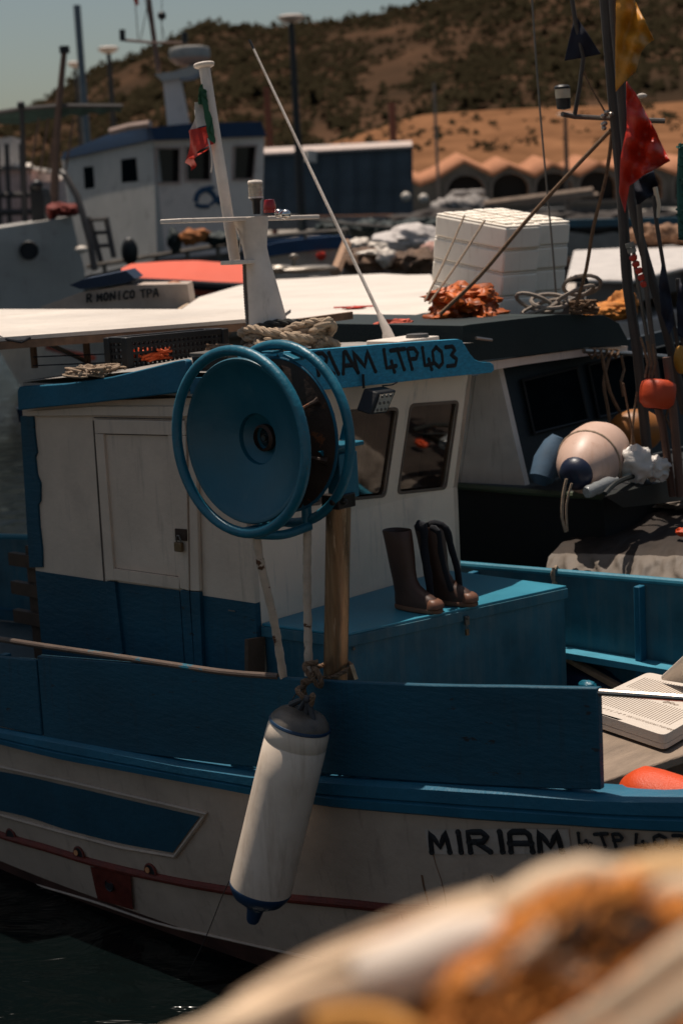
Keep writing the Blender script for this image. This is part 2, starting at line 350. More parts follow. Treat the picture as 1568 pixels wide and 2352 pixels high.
# ================================================================== SETTING: water, quays, hill
def water_mat():
    m = bpy.data.materials.new('harbour_water'); m.use_nodes = True; n = m.node_tree.nodes; l = m.node_tree.links
    b = n['Principled BSDF']; b.inputs['Base Color'].default_value = (.002, .004, .004, 1); b.inputs['Roughness'].default_value = .13; b.inputs['IOR'].default_value = 1.33; b.inputs['Specular IOR Level'].default_value = .22
    tc = n.new('ShaderNodeTexCoord'); mp = n.new('ShaderNodeMapping'); mp.inputs['Scale'].default_value = (.8, 1.3, 1); l.new(tc.outputs['Object'], mp.inputs[0])
    t = n.new('ShaderNodeTexNoise'); t.inputs['Scale'].default_value = 2.2; t.inputs['Detail'].default_value = 4; t.inputs['Distortion'].default_value = 1.2; l.new(mp.outputs[0], t.inputs['Vector'])
    bp = n.new('ShaderNodeBump'); bp.inputs['Strength'].default_value = 1.0; bp.inputs['Distance'].default_value = .06; l.new(t.outputs[0], bp.inputs['Height']); l.new(bp.outputs[0], b.inputs['Normal']); return m
mb = MB(); mb.add([(-900, -60, 0), (900, -60, 0), (900, 900, 0), (-900, 900, 0)], [(0, 1, 2, 3)])
o = single('water', mb, water_mat(), None, None, kind='structure', loc=(0, 0, 0))
mb = MB(); mb.bb((-30, -12, -1), (30, 1.9, 1.45))
single('near_quay', mb, concrete, None, None, kind='structure', loc=(0, 0, 0), bevel=.03)
mb = MB(); mb.bb((-260, 96, -1), (320, 175, 1.7))
single('far_quay', mb, concrete, None, None, kind='structure', loc=(0, 96, 0), bevel=.05)

SIL = [(-900, 420), (-500, 380), (-150, 330), (0, 318), (60, 296), (100, 276), (150, 253), (210, 224), (300, 176), (380, 148), (450, 122), (500, 94), (535, 80), (600, 88), (680, 86), (760, 78), (830, 78), (900, 64), (1000, 38), (1100, 12), (1250, -22), (1568, -120), (2100, -260), (2800, -300)]
silf = interp([(a, b, 0) for a, b in SIL], 1)
def hill_pt(s, t):
    """s: bearing across the view, t: 0 foot .. 1 ridge .. 1.3 behind"""
    u = -900+s*3700; az = (u-784)/F
    y0, y1 = 180.0, 620.0
    y = y0+(y1-y0)*t; x = az*y*1.0
    v = silf(u); hz = 480-(u-784)*.0524
    zr = EYE+(hz-v)/F*y1*1.02
    prof = (.16*min(1, t/.35)+.84*max(0, (t-.25)/.75)**1.15) if t <= 1 else 1-(t-1)*1.2
    z = 2.0+(zr-2.0)*prof
    z += (noise.fractal(Vector((x/70, y/70, 0)), 1, 2, 5))*6*min(1, t*2)*(1 if t < .92 else .35)
    return (x, y, z)
def hill_mat():
    m = bpy.data.materials.new('dry_hillside'); m.use_nodes = True; n = m.node_tree.nodes; l = m.node_tree.links; b = n['Principled BSDF']; b.inputs['Roughness'].default_value = 1; b.inputs['Specular IOR Level'].default_value = 0
    tc = n.new('ShaderNodeTexCoord')
    def nz(s, d): t = n.new('ShaderNodeTexNoise'); t.inputs['Scale'].default_value = s; t.inputs['Detail'].default_value = d; l.new(tc.outputs['Object'], t.inputs['Vector']); return t
    r = n.new('ShaderNodeValToRGB'); r.color_ramp.elements[0].position = .35; r.color_ramp.elements[0].color = (.034, .023, .015, 1); r.color_ramp.elements[1].position = .68; r.color_ramp.elements[1].color = (.082, .046, .028, 1)
    l.new(nz(.035, 10).outputs[0], r.inputs[0]); l.new(r.outputs[0], b.inputs['Base Color']); return m
mb = MB(); mb.grid(lambda i, j: hill_pt(i, j*1.3), 150, 70)
hillm = hill_mat(); single('hill', mb, hillm, None, None, kind='structure', loc=(0, 0, 0), smooth=180)
# bare slope at the foot of the hill
def fld_pt(s, t):
    u = -900+s*3700; az = (u-784)/F; y = 178+t*110; x = az*y
    crest = .25+.75*max(0, min(1, (u-350)/650))
    return (x, y, 1.9+t*(15.5*crest)*1.0+noise.noise(Vector((x/30, y/30, 3)))*.8)
sand = mat('bare_tan_slope', (.20, .096, .048), 1, var=.4, vs=.14, bump=0, spec=0)
mb = MB(); mb.grid(fld_pt, 90, 16); single('bare_slope', mb, sand, None, None, kind='structure', loc=(0, 0, 0), smooth=180)
# scrub on the hill: nobody could count it
scrub = mat('hill_scrub_leaves', (.020, .016, .009), 1, var=.5, vs=.15, bump=0, spec=0)
rnd = random.Random(3); mb = MB()
def clump(p, r, k=11):
    for q in range(k):
        d = Vector((rnd.gauss(0, .5), rnd.gauss(0, .5), abs(rnd.gauss(0, .38)))); c = Vector(p)+d*r; s_ = r*rnd.uniform(.28, .55); a = rnd.uniform(0, 6)
        vs = [c+Vector((cos(a)*s_, sin(a)*s_, -s_*.3)), c+Vector((cos(a+2.1)*s_, sin(a+2.1)*s_, -s_*.2)), c+Vector((cos(a+4.2)*s_, sin(a+4.2)*s_, -s_*.3)), c+Vector((rnd.uniform(-.3, .3)*s_, rnd.uniform(-.3, .3)*s_, s_*.9))]
        mb.add(vs, [(0, 1, 3), (1, 2, 3), (2, 0, 3)])
for q in range(15000):
    s_ = rnd.uniform(.18, .72) if rnd.random() < .85 else rnd.uniform(0, 1); t = .14+.86*rnd.random()**.8
    p = hill_pt(s_, t)
    if noise.noise(Vector((p[0]/38, p[1]/38, 5)))+.42 < rnd.uniform(-.1, .5)*(1.3-t*.6): continue
    clump(p, (rnd.uniform(.6, 1.7)+(1.3 if rnd.random() < .12 else 0)), 7)
for q in range(240):
    p = fld_pt(rnd.uniform(.2, .7), rnd.uniform(.45, 1)); clump(p, rnd.uniform(.35, 1.1), 6)
single('hill_scrub', mb, scrub, 'dark dry scrub scattered over the brown hillside', 'scrub', kind='stuff', loc=(0, 300, 0), smooth=180)

# ================================================================== MAIN BOAT
boat = root('fishing_boat', 'blue and white wooden fishing boat in the middle with cabin and big round net hauler', 'boat', (0, 0, 0), 'boat')
BOWX, STERNX = 3.05, -4.7
def yn(X): return .119*max(0, X-.3)**2+.035*max(0, -1.6-X)**2
def hullY(X, z):
    t = max(0, 1.0-z); return yn(X)+.05*t+.16*t*t+.22*max(0, X-.6)*t
def H(u, v, off=0.0):
    Y = 0.0
    for _ in range(14): p = BU(u, v, 1, Y); Y = hullY(p[0], p[2])-off
    return BU(u, v, 1, Y)
def hl(pts, off=0.0, col=2): return interp([tuple(H(u, v, off)) for u, v in pts], col)
z_pt = hl([(85, 1506), (328, 1526), (640, 1556), (764, 1565), (867, 1569), (1174, 1576), (1364, 1580)], .0)
z_pb = hl([(0, 1668), (92, 1688), (256, 1721), (513, 1755), (584, 1762), (764, 1780), (969, 1796), (1174, 1808), (1384, 1815)])
z_st = hl([(0, 1676), (128, 1700), (318, 1736), (410, 1754), (584, 1780), (764, 1792), (1000, 1806), (1170, 1816), (1392, 1832), (1568, 1834)], .03)
z_sb = hl([(0, 1711), (154, 1750), (308, 1778), (513, 1816), (572, 1828), (764, 1857), (969, 1875), (1277, 1898), (1568, 1916)], .03)
z_rr = hl([(0, 1921), (102, 1950), (215, 1985), (308, 2008), (425, 2032), (513, 2047), (666, 2067), (804, 2080), (892, 2090), (1005, 2092)], .02)
z_wl = hl([(0, 2007), (200, 2065), (360, 2122), (480, 2150), (730, 2205)])
zm = lambda X: max(.06, min(.3, z_wl(max(-2.1, min(.4, X)))))
def cap(y): return min(y, .985)
def clampx(f, lo=-2.3, hi=1.5, k=.03):
    return lambda X: f(max(lo, min(hi, X)))+(k*(lo-X)*.3 if X < lo else (.09*(X-hi) if X > hi else 0))
z_stc, z_sbc, z_ptc, z_pbc, z_rrc = (clampx(f) for f in (z_st, z_sb, z_pt, z_pb, z_rr))
XS = [STERNX+(BOWX-STERNX)*i/90 for i in range(91)]
# hull skin (both sides, stern closed by a transom)
mb = MB('boat'); rows = []
LV = [-.35, -.15, 'wl', .3, .45, .6, .75, .88, 'top']
for X in XS:
    r = []
    for L in LV:
        z = zm(X) if L == 'wl' else (z_sbc(X)+.02 if L == 'top' else L)
        r.append((X, cap(hullY(X, z)), z))
    rows.append(r)
nL = len(LV)
for side in (0, 1):
    vs = [(p[0], p[1] if side == 0 else 2-p[1], p[2]) for r in rows for p in r]; o_ = len(mb.v); mb.v += vs
    for i in range(len(XS)-1):
        for j in range(nL-1):
            a = o_+i*nL+j; mb.f.append((a, a+nL, a+nL+1, a+1)); mb.fm.append(1 if j < 2 else 0)
n0 = len(rows)*nL
for j in range(nL-1): mb.f.append((j, j+1, n0+j+1, n0+j)); mb.fm.append(1 if j < 2 else 0)
hull = part('hull', mb, [hullwhite, antifoul], boat, smooth=60)
# gunwale strake (two rounded mouldings), both sides
def strake(side, prof_fn, xs, mb):
    vs = []; k = None
    for X in xs:
        pr = prof_fn(X); k = len(pr); vs += [(X, y if side == 0 else 2-y, z) for y, z in pr]
    m = len(xs); fs = [(i*k+j, (i+1)*k+j, (i+1)*k+(j+1) % k, i*k+(j+1) % k) for i in range(m-1) for j in range(k)]
    fs += [tuple(reversed(range(k))), tuple(range((m-1)*k, m*k))]; mb.add(vs, fs)
def sp(X):
    t, b_ = z_stc(X), z_sbc(X); y = cap(hullY(X, (t+b_)/2)); y2 = min(y+.12, .99); h = t-b_
    return [(y2, t), (y-.02, t), (y-.038, t-.012), (y-.040, b_+h*.52), (y-.028, b_+h*.46), (y-.040, b_+h*.38), (y-.036, b_+h*.1), (y-.015, b_), (y+.03, b_-.003), (y2, b_+.02)]
def sp_far(X):
    p = sp(X); y = p[1][0]+.02; return [(y-.002, p[0][1])]+p[1:-1]+[(y-.002, p[-1][1])]
mb = MB('boat'); strake(0, sp, XS[:-1], mb); strake(1, sp_far, XS[:-1], mb); part('gunwale', mb, mat('gunwale_blue_paint', BLUE, .55, var=.25, vs=3, bump=.35, bs=35, chips=((.26, .13, .08), .70, 14), streak=((.012, .05, .07), .25)), boat, smooth=50)
# thin moulding under the band and the low white bead
mb = MB('boat')
for (pts, r) in (([(0, 1990+18), (200, 2066), (360, 2120), (480, 2148), (730, 2203), (900, 2225)], .006),):
    mb.tube(resample([H(u, v, .003) for u, v in pts], .1), r, 6)
part('waterline_bead', mb, hullwhite, hull)
# bulwark plank (near side), far bulwark
def plank(mb, x0, x1, top, bot, side=0, th=.028, dy=0.0, n=40):
    def prf(X): y = yn(X)+dy; return [(y, bot(X)), (y, top(X)), (y+th, top(X)), (y+th, bot(X))]
    strake(side, prf, [x0+(x1-x0)*i/n for i in range(n+1)], mb)
Xe = H(1374, 1700)[0]; Xseam = H(92, 1600)[0]
mb = MB('boat'); plank(mb, Xseam+.004, Xe, z_ptc, z_pbc)
bul = part('bulwark_panel', mb, blue_sheet, boat, bevel=.005)
mb = MB('boat'); plank(mb, -4.4, Xseam-.004, lambda X: z_ptc(X)-.02, lambda X: z_pbc(X)+.004, dy=-.004)
part('bulwark_panel', mb, blue_sheet, boat, bevel=.005)
# posts between strake and plank
mb = MB('boat')
for u in (20, 205, 318, 522, 700, 800, 850, 910, 990, 1060, 1180, 1290): 
    p = H(u, 1720 if u < 600 else 1790); y = yn(p[0]); mb.bb((p[0]-.018, y+.03, z_stc(p[0])-.02), (p[0]+.018, y+.07, z_ptc(p[0])-.02))
part('bulwark_post', mb, blue, boat)
mb = MB('boat'); pth = [H(u, v, -.008) for u, v in [(0, 1468), (102, 1484), (328, 1517), (513, 1544), (640, 1554)]]
pth = [pth[0]+(pth[0]-pth[1])*3]+pth; mb.tube(resample(pth, .08), .013, 10); part('rail_pipe', mb, pipe, boat)
mb = MB('boat'); xs_ = [Xe-.02+i*(BOWX-.35-Xe)/12 for i in range(13)]
mb.tube([(X, yn(X)+.014, z_ptc(min(X, Xe))-.016+.02*(X-Xe)) for X in xs_], .0125, 10); mb.tube([(xs_[-1], yn(xs_[-1])+.014, z_ptc(Xe)-.01), (xs_[-1], yn(xs_[-1])+.014, z_stc(xs_[-1]))], .0125, 8)
part('bow_rail', mb, steel, boat)
# far side bulwark with cap pipe, frames and lit stringer
zfr = lambda X: 1.38+.035*(X+.3)
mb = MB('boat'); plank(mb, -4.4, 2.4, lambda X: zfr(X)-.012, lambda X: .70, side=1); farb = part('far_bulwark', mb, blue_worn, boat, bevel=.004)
mb = MB('boat'); mb.tube([(X, 2-yn(X)-.016, zfr(X)) for X in [-4.4+i*.27 for i in range(26)]], .018, 10); part('rail_pipe', mb, mat('sunlit_blue_rail', (.03, .19, .27), .5, var=.25, vs=6, chips=((.25, .12, .07), .68, 12)), boat)  # cap pipe blue lightened to carry the sun on its top
for u in (1085, 1464, 1700, 940, 2050):
    X = BU(u, 1400, 1, 1.93)[0]; mb = MB('boat'); y = 2-yn(X)-.03; mb.bb((X-.016, y-.05, .72), (X+.016, y, zfr(X)-.02)); part('rib', mb, blue, farb, bevel=.004)
mb = MB('boat')
strs = [BU(u, v, 1, 1.90) for u, v in [(1300, 1495), (1540, 1535)]]; sl_ = (strs[1][2]-strs[0][2])/(strs[1][0]-strs[0][0])
zst = lambda X: strs[0][2]+sl_*(X-strs[0][0])
sunlit_paint = mat('sunlit_blue', (.05, .26, .36), .6, var=.25, vs=8, bump=.2, chips=((.02, .09, .13), .66, 10))  # blue lightened to stand for sunlight on the stringer
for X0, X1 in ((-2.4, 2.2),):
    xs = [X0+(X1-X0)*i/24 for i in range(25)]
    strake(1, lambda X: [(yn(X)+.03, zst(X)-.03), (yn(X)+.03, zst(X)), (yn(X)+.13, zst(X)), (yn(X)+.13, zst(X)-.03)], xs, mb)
part('stringer', mb, sunlit_paint, farb)
# deck
mb = MB('boat'); vs = []; n_ = 40
for i in range(n_+1):
    X = -4.6+7.4*i/n_; y = min(yn(X)+.07, .97); vs += [(X, y, .72), (X, 2-y, .72)]
mb.add(vs, [(2*i, 2*i+2, 2*i+3, 2*i+1) for i in range(n_)]); part('deck', mb, deckgrey, boat)
# blue painted panel with its moulding
def surf_poly(mb, px, off, n=12):
    top, bot = px
    T = resample([H(u, v, off) for u, v in top], .02); Bt = resample([H(u, v, off) for u, v in bot], .02)
    def at(P, t): i = min(int(t*(len(P)-1)), len(P)-2); f_ = t*(len(P)-1)-i; return P[i]*(1-f_)+P[i+1]*f_
    def fn(s, t):
        p = at(Bt, s)*(1-t)+at(T, s)*t; p = p.copy(); p[1] = hullY(p[0], p[2])-off; return p
    mb.grid(fn, 60, n)
mb = MB('boat'); surf_poly(mb, ([(-300, 1712), (0, 1772), (154, 1805), (287, 1836), (459, 1876)], [(-300, 1800), (0, 1862), (154, 1906), (277, 1937), (397, 1959)]), .006)
part('painted_panel', mb, mat('blue_hull_panel', (.008, .065, .105), .6, var=.2, bump=.35, bs=30, streak=((.02, .05, .07), .2)), hull)
mb = MB('boat'); pts = [(-300, 1702), (0, 1761), (154, 1794), (290, 1826), (475, 1869), (402, 1967), (277, 1946), (154, 1914), (0, 1871), (-300, 1812)]
P = []
for a, b_ in zip(pts, pts[1:]):
    k = 8; P += [H(a[0]+(b_[0]-a[0])*i/k, a[1]+(b_[1]-a[1])*i/k, .004) for i in range(k)]
mb.tube(P, .009, 6); part('panel_moulding', mb, hullwhite, hull)
# red rubbing strake with scuppers and patch
mb = MB('boat'); xs = [X for X in XS if X < H(1005, 2092)[0]]
pth = [(X, hullY(X, z_rrc(X))-.004, z_rrc(X)) for X in xs]+[H(1005, 2092, .004)]
mb.tube(pth, .019, 10); part('rubbing_strake', mb, red_ox, hull)
for u, v in ((26, 1924), (182, 1966), (346, 2006)):
    c = H(u, v, .012); g = MB('boat')
    a0 = np.array([1, .0, 0]); nrm = np.array([0, -1, .2])
    arc = [c+np.array([.034*cos(t), 0, .042*sin(t)]) for t in [pi*i/12 for i in range(13)]]
    g.prism(arc, (0, -.004, 0)); sc = part('scupper', g, blackpaint, hull)
    if u > 100:
        g = MB('boat'); g.prism([c+np.array([-.008+.014*cos(t), -.012, .016+.013*sin(t)]) for t in [2*pi*i/10 for i in range(10)]], (0, .004, 0)); part('scupper_inner_light', g, mat('orange_inner_light', (.55, .24, .10), .7), sc)  # orange spot paints the light seen inside the scupper
    g = MB('boat'); g.tube(arc, .006, 6); part('scupper_rim', g, red_ox, sc)
mb = MB('boat'); surf_poly(mb, ([(208, 1990), (300, 2012)], [(225, 2066), (306, 2090)]), .012, 6); pt_ = part('red_patch', mb, red_ox, hull)
mb = MB('boat'); c = H(251, 2034, .016); mb.lathe([(0, 0), (.022, 0), (.026, .004), (.030, 0)], c, (0, -1, 0), 20); part('patch_hole', mb, blackpaint, pt_)
mb = MB('boat'); c = H(929, 2102, .01); mb.ell(c, (.018, .012, .03), lump=.3); part('paint_drip', mb, red_ox, hull)
# hull lettering: raised black strokes on a slightly raised pale ground
def hullword(word, px0, px1, v0a, v0b, v1a, v1b, r, widths, m, name):
    mb = MB('boat'); tot = sum(widths); x = 0
    for ch, wd in zip(word, widths):
        if ch != ' ':
            def cell(s, t, x=x, wd=wd):
                g = (x+s*wd*.74)/tot; u = px0+(px1-px0)*g; vt = v0a+(v0b-v0a)*g; vb = v1a+(v1b-v1a)*g
                return H(u+(1-t)*6*0+ (1-t)*7, vb+(vt-vb)*t, .004)
            g = MB('boat'); letter(g, ch, cell, r, (0, -1, .12), .35); part(name, g, m, hull)
        x += wd
hullword('MIRIaM', 984, 1300, 1912, 1910, 1957, 1955, .0112, [52, 28, 60, 28, 62, 62], blackpaint, 'name_letter')
hullword('LTP 403', 1320, 1585, 1914, 1920, 1943, 1948, .0062, [44, 38, 34, 14, 44, 46, 44], blackpaint, 'number_letter')
mb = MB('boat'); surf_poly(mb, ([(974, 1905), (1140, 1904), (1304, 1904)], [(984, 1962), (1140, 1962), (1312, 1962)]), .0025, 6)
part('name_ground', mb, mat('name_ground_paint', (.50, .42, .35), .6, bump=.3, streak=((.22, .17, .13), .4)), hull)
# rust runs below the name
mb = MB('boat')
for pts, r in (([(992, 1955), (1000, 1985), (1012, 2020), (1022, 2060), (1024, 2085)], .0018), ([(968, 2010), (972, 2035), (980, 2062), (984, 2080)], .0045), ([(1128, 2010), (1133, 2026)], .003)):
    mb.tube([H(u, v, .001) for u, v in pts], r, 6, flat=((0, -1, 0), .3))
part('rust_run', mb, mat('rust_stain', (.22, .11, .06), .8), hull)
# grey weathered hatch board, its box
mb = MB('boat'); zb = 1.06
q = [BU(u, v, 2, zb) for u, v in [(1366, 1800), (1568, 1734), (1750, 1672), (1600, 1560), (1330, 1610)]]
mb.prism(q, (0, 0, -.035)); brd = part('hatch_board', mb, woodgrey, boat, bevel=.006)
mb = MB('boat'); cq = sum(q)/len(q); mb.prism([cq+(p-cq)*.9-np.array([0, 0, .036]) for p in q], (0, 0, -.30)); part('hatch_box', mb, woodedge, boat)
# ---------------------------------------------------------------- cabin
YS, YF, XF, XT, XA = .45, 1.815, -.80, -.675, -2.29
ZK, ZT, ZD = 1.78, 2.37, .72
zpb = BU(410, 1357, 1, YS)[2]
cab = bpy.data.objects.new('cabin', None); COL.objects.link(cab); cab.parent = boat
# side wall in two paint bands: white above, blue below (butted)
def fr(z): return XF if z <= ZK else XF+(XT-XF)*(z-ZK)/(ZT-ZK)
zbl = lambda X: BU(103, 1314, 1, YS)[2]+(zpb-BU(103, 1314, 1, YS)[2])*(X-XA)/(fr(1.5)-XA)
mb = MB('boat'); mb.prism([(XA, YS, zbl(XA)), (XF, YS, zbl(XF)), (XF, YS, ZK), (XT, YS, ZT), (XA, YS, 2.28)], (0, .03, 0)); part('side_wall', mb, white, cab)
mb = MB('boat'); mb.prism([(XA, YS-.002, ZD), (XF, YS-.002, ZD), (XF, YS-.002, zbl(XF)), (XA, YS-.002, zbl(XA))], (0, .03, 0)); part('lower_side_wall', mb, blue_sheet, cab)
mb = MB('boat'); mb.prism([(XA, YF, ZD), (XF, YF, ZD), (XF, YF, ZK), (XT, YF, ZT), (XA, YF, 2.28)], (0, -.03, 0)); mb.bb((XA, YS+.03, ZD), (XA+.03, YF-.03, 2.28)); part('far_wall', mb, white, cab)
# blue edge post at the aft end with ragged paint
mb = MB('boat'); px = [(47, 956), (76, 956), (79, 1000), (84, 1040), (80, 1050), (84, 1090), (92, 1110), (92, 1150), (87, 1160), (90, 1210), (96, 1260), (97, 1303), (68, 1303)]
mb.prism([BU(u, v, 1, YS-.012) for u, v in px], (0, .05, 0)); part('corner_post', mb, blue_sheet, cab)
# white trim under the fascia
mb = MB('boat'); px = [(56, 945), (220, 933), (410, 933), (560, 925), (560, 945), (410, 958), (220, 955), (60, 956)]
mb.prism([BU(u, v, 1, YS-.02) for u, v in px], (0, .02, 0)); part('side_trim', mb, white, cab, bevel=.003)
# door: stiles, rails, recessed panel, lower blue half
def sidebox(mb, px, y0, th): mb.prism([BU(u, v, 1, y0) for u, v in px], (0, th, 0))
mb = MB('boat'); ti = YS-.022
sidebox(mb, [(216, 963), (423, 968), (423+4, 1000), (218, 995)], ti, .02)
sidebox(mb, [(218, 997), (237, 997), (263, 1333), (243, 1333)], ti, .02)
sidebox(mb, [(386, 1000), (426, 1001), (434, 1357), (414, 1352)], ti, .02)
sidebox(mb, [(259, 1306), (412, 1327), (412, 1353), (262, 1332)], ti+.001, .018)
door = part('door', mb, white, cab, bevel=.003)
mb = MB('boat'); sidebox(mb, [(236, 996), (388, 999), (413, 1328), (260, 1308)], YS-.008, .007); part('door_panel', mb, white, door)
mb = MB('boat'); sidebox(mb, [(243, 1335), (263, 1337), (282, 1500), (268, 1530), (262, 1530)], ti, .02); sidebox(mb, [(414, 1355), (434, 1358), (448, 1560), (428, 1560)], ti, .02); sidebox(mb, [(265, 1337), (412, 1356), (426, 1560), (282, 1560)], YS-.007, .004)
part('door_lower_panel', mb, blue_sheet, door, bevel=.003)
gv = mat('door_shade_gap_brown', (.09, .065, .05), .8, var=.4)  # brown for shade painted along the panel edges, and the door gap
mb = MB('boat'); sidebox(mb, [(237, 996), (240, 996), (266, 1307), (263, 1307)], YS-.0095, .001); part('panel_edge_shade', mb, gv, door)
mb = MB('boat'); sidebox(mb, [(240, 996), (385, 999), (385, 1001), (240, 998)], YS-.0095, .001); part('panel_edge_shade', mb, gv, door)
mb = MB('boat'); sidebox(mb, [(262, 1304), (410, 1324), (410, 1327), (262, 1307)], YS-.0095, .001); part('panel_edge_shade', mb, gv, door)
mb = MB('boat'); sidebox(mb, [(213, 966), (216, 966), (241, 1336), (238, 1336)], YS-.003, .001); part('door_gap', mb, gv, cab)
mb = MB('boat'); sidebox(mb, [(427, 968), (431, 968), (449, 1560), (444, 1560)], YS-.004, .001); part('door_gap', mb, blackpaint, cab)
mb = MB('boat'); sidebox(mb, [(432, 970), (447, 970), (458, 1358), (437, 1357)], ti, .02); part('door_jamb', mb, white, cab, bevel=.003)
mb = MB('boat'); sidebox(mb, [(437, 1359), (458, 1360), (466, 1560), (449, 1560)], ti, .02); part('door_jamb', mb, blue_sheet, cab, bevel=.003)
mb = MB('boat'); sidebox(mb, [(216, 958), (424, 962), (424, 964), (216, 960)], YS-.023, .001); part('door_gap', mb, blackpaint, cab)
for k_, (u, v) in enumerate([(440, 1222)]):
    mb = MB('boat'); sidebox(mb, [(401, 1214), (427, 1216), (428, 1243), (402, 1241)], ti-.008, .008); part('hasp', mb, mat('rusty_hasp', (.06, .035, .025), .6, metal=.4, var=.4), door, bevel=.002)
# padlock hangs on the hasp: body + shackle
c = BU(411, 1256, 1, ti-.02); pl = root('padlock', 'small brass padlock hanging on the white cabin door', 'padlock', c, 'boat')
mb = MB('boat'); mb.bb(c-np.array([.022, .010, .021]), c+np.array([.022, .010, .021])); part('lock_body', mb, brass, pl, bevel=.004)
mb = MB('boat'); mb.tube([c+np.array([.014*cos(t), 0, .02+.030*max(0, sin(t))+.0]) for t in [pi*i/10 for i in range(11)]], .0035, 8); part('shackle', mb, dsteel, pl)
# small eye on the blue side
mb = MB('boat'); mb.tube([BU(525, 1402, 1, YS-.012), BU(540, 1404, 1, YS-.004)], .003, 6); part('hook', mb, dsteel, cab)
# front wall: lower part and raked window part with three openings
mb = MB('boat'); mb.prism([(XF, YS+.03, ZD), (XF, YF-.03, ZD), (XF, YF-.03, ZK), (XF, YS+.03, ZK)], (-.03, 0, 0)); part('front_wall', mb, white_bounce, cab)
rk = np.array([XT-XF, 0, ZT-ZK]); rk /= np.linalg.norm(rk); nF = np.array([rk[2], 0, -rk[0]]); pF = np.array([XF, 1, ZK])
def FP(u, v, off=0.0): return BP(u, v, pF+nF*off, nF)
def rounded(q, r=.03, n=5):
    q = [np.array(p) for p in q]; out = []
    for i in range(4):
        p0, p1, p2 = q[i-1], q[i], q[(i+1) % 4]; a = (p0-p1)/np.linalg.norm(p0-p1); b_ = (p2-p1)/np.linalg.norm(p2-p1)
        for k in range(n+1): t = k/n; out.append((p1+a*r)*(1-t)**2+2*p1*t*(1-t)+(p1+b_*r)*t*t)
    return out
W3 = [FP(u, v) for u, v in [(912, 1134), (1023, 1122), (1052, 921), (942, 929)]]
W2 = [FP(u, v) for u, v in [(776, 1150), (884, 1140), (914, 937), (800, 943)]]
d_ = W2[0]-W3[0]; W1 = [p+d_*1.05 for p in W2]
wl = [pF+np.array([0, YS-1+.0, 0]), pF+np.array([0, YF-1, 0])]; hgt = np.linalg.norm([XT-XF, 0, ZT-ZK])
outer = [wl[0], wl[1], wl[1]+rk*hgt, wl[0]+rk*hgt]
mb = MB('boat'); mb.prism(outer, -nF*.03, [rounded(x) for x in (W1, W2, W3)]); part('windscreen_wall', mb, white_bounce, cab)
for Wq in (W1, W2, W3):
    rq = rounded(Wq); cc = sum(rq)/len(rq)
    g = MB('boat'); g.prism([cc+(p-cc)*1.02 for p in rq], -nF*.004, [[cc+(p-cc)*.955 for p in rq]]); g.v = [tuple(np.array(p)+nF*.004) for p in g.v]
    wf = part('window', g, mat('window_rubber', (.16, .11, .08), .6, var=.3), cab)
    g = MB('boat'); g.prism([cc+(p-cc)*1.0-nF*.012 for p in rq], -nF*.004); part('pane', g, glass, wf)
    cu = MB('boat'); a0, a1, a2, a3 = [cc+(p-cc)*1.1-nF*.05 for p in Wq]
    def cf(s, t, a0=a0, a1=a1, a2=a2, a3=a3):
        s2 = .02+s*.30 if s < .5 else .55+(s-.5)*.9; p = (a0*(1-s2)+a1*s2)*(1-t)+(a3*(1-s2)+a2*s2)*t; return p-nF*(.02*sin(s*34)+.01*sin(s*11+t*2))
    cu.grid(lambda s, t: cf(s*.499, t), 24, 6); cu.grid(lambda s, t: cf(.5+s*.5, t), 24, 6); part('curtain', cu, curtain, cab)
mb = MB('boat'); mb.bb((XA+.05, YS+.04, ZD+.01), (XF-.04, YF-.04, ZD+.03)); part('cabin_floor', mb, woodedge, cab)
# brown board in the corner beside the locker
mb = MB('boat'); mb.prism([BU(u, v, 0, XF+.004) for u, v in [(562, 1468), (600, 1462), (602, 1560), (562, 1560)]], (.02, 0, 0)); part('corner_board', mb, woodedge, cab)
# roof slab, side fascia, front name board
ZR = 2.455
mb = MB('boat')
def rf(s, t):
    X = -2.20+s*(1.56); Y = .40+t*1.38; return (X, Y, 2.392+.06*min(1, s*1.9)+.012*s+.03*sin(pi*t)*min(1, .3+s*1.5))
mb.grid(rf, 12, 12); o_ = len(mb.v); mb.bb((-2.20, .40, 2.36), (-.645, 1.78, 2.385)); part('roof', mb, mat('roof_grey_paint', (.30, .27, .24), .7, streak=((.15, .12, .1), .4)), cab)
YFa = .375
mb = MB('boat'); px = [(40, 897), (45, 888), (150, 881), (215, 872), (258, 865), (300, 855), (350, 843), (400, 830), (420, 826), (428, 829), (430, 840), (427, 900), (220, 925), (90, 937), (42, 943)]
mb.prism([BU(u, v, 1, YFa) for u, v in px], (0, .035, 0)); part('side_fascia', mb, blue, cab, bevel=.006)
mb = MB('boat'); px = [(436, 905), (600, 897), (600, 862), (436, 868)]; mb.prism([BU(u, v, 1, YFa+.01) for u, v in px], (0, .03, 0)); part('side_fascia', mb, blue, cab, bevel=.004)
XB = -.60
bt = [(1051, 779), (1060, 782), (1068, 795), (1078, 812), (1090, 826), (1102, 831), (1125, 832), (1133, 838), (1134, 850), (1128, 856)]
px = [(560, 818), (640, 810), (764, 800), (900, 789)]+bt+[(1000, 868), (880, 882), (772, 893), (640, 905), (560, 910)]
mb = MB('boat'); mb.prism([BU(u, v, 0, XB) for u, v in px], (-.035, 0, 0)); nb = part('name_board', mb, blue_board, cab, bevel=.008)
mb = MB('boat')
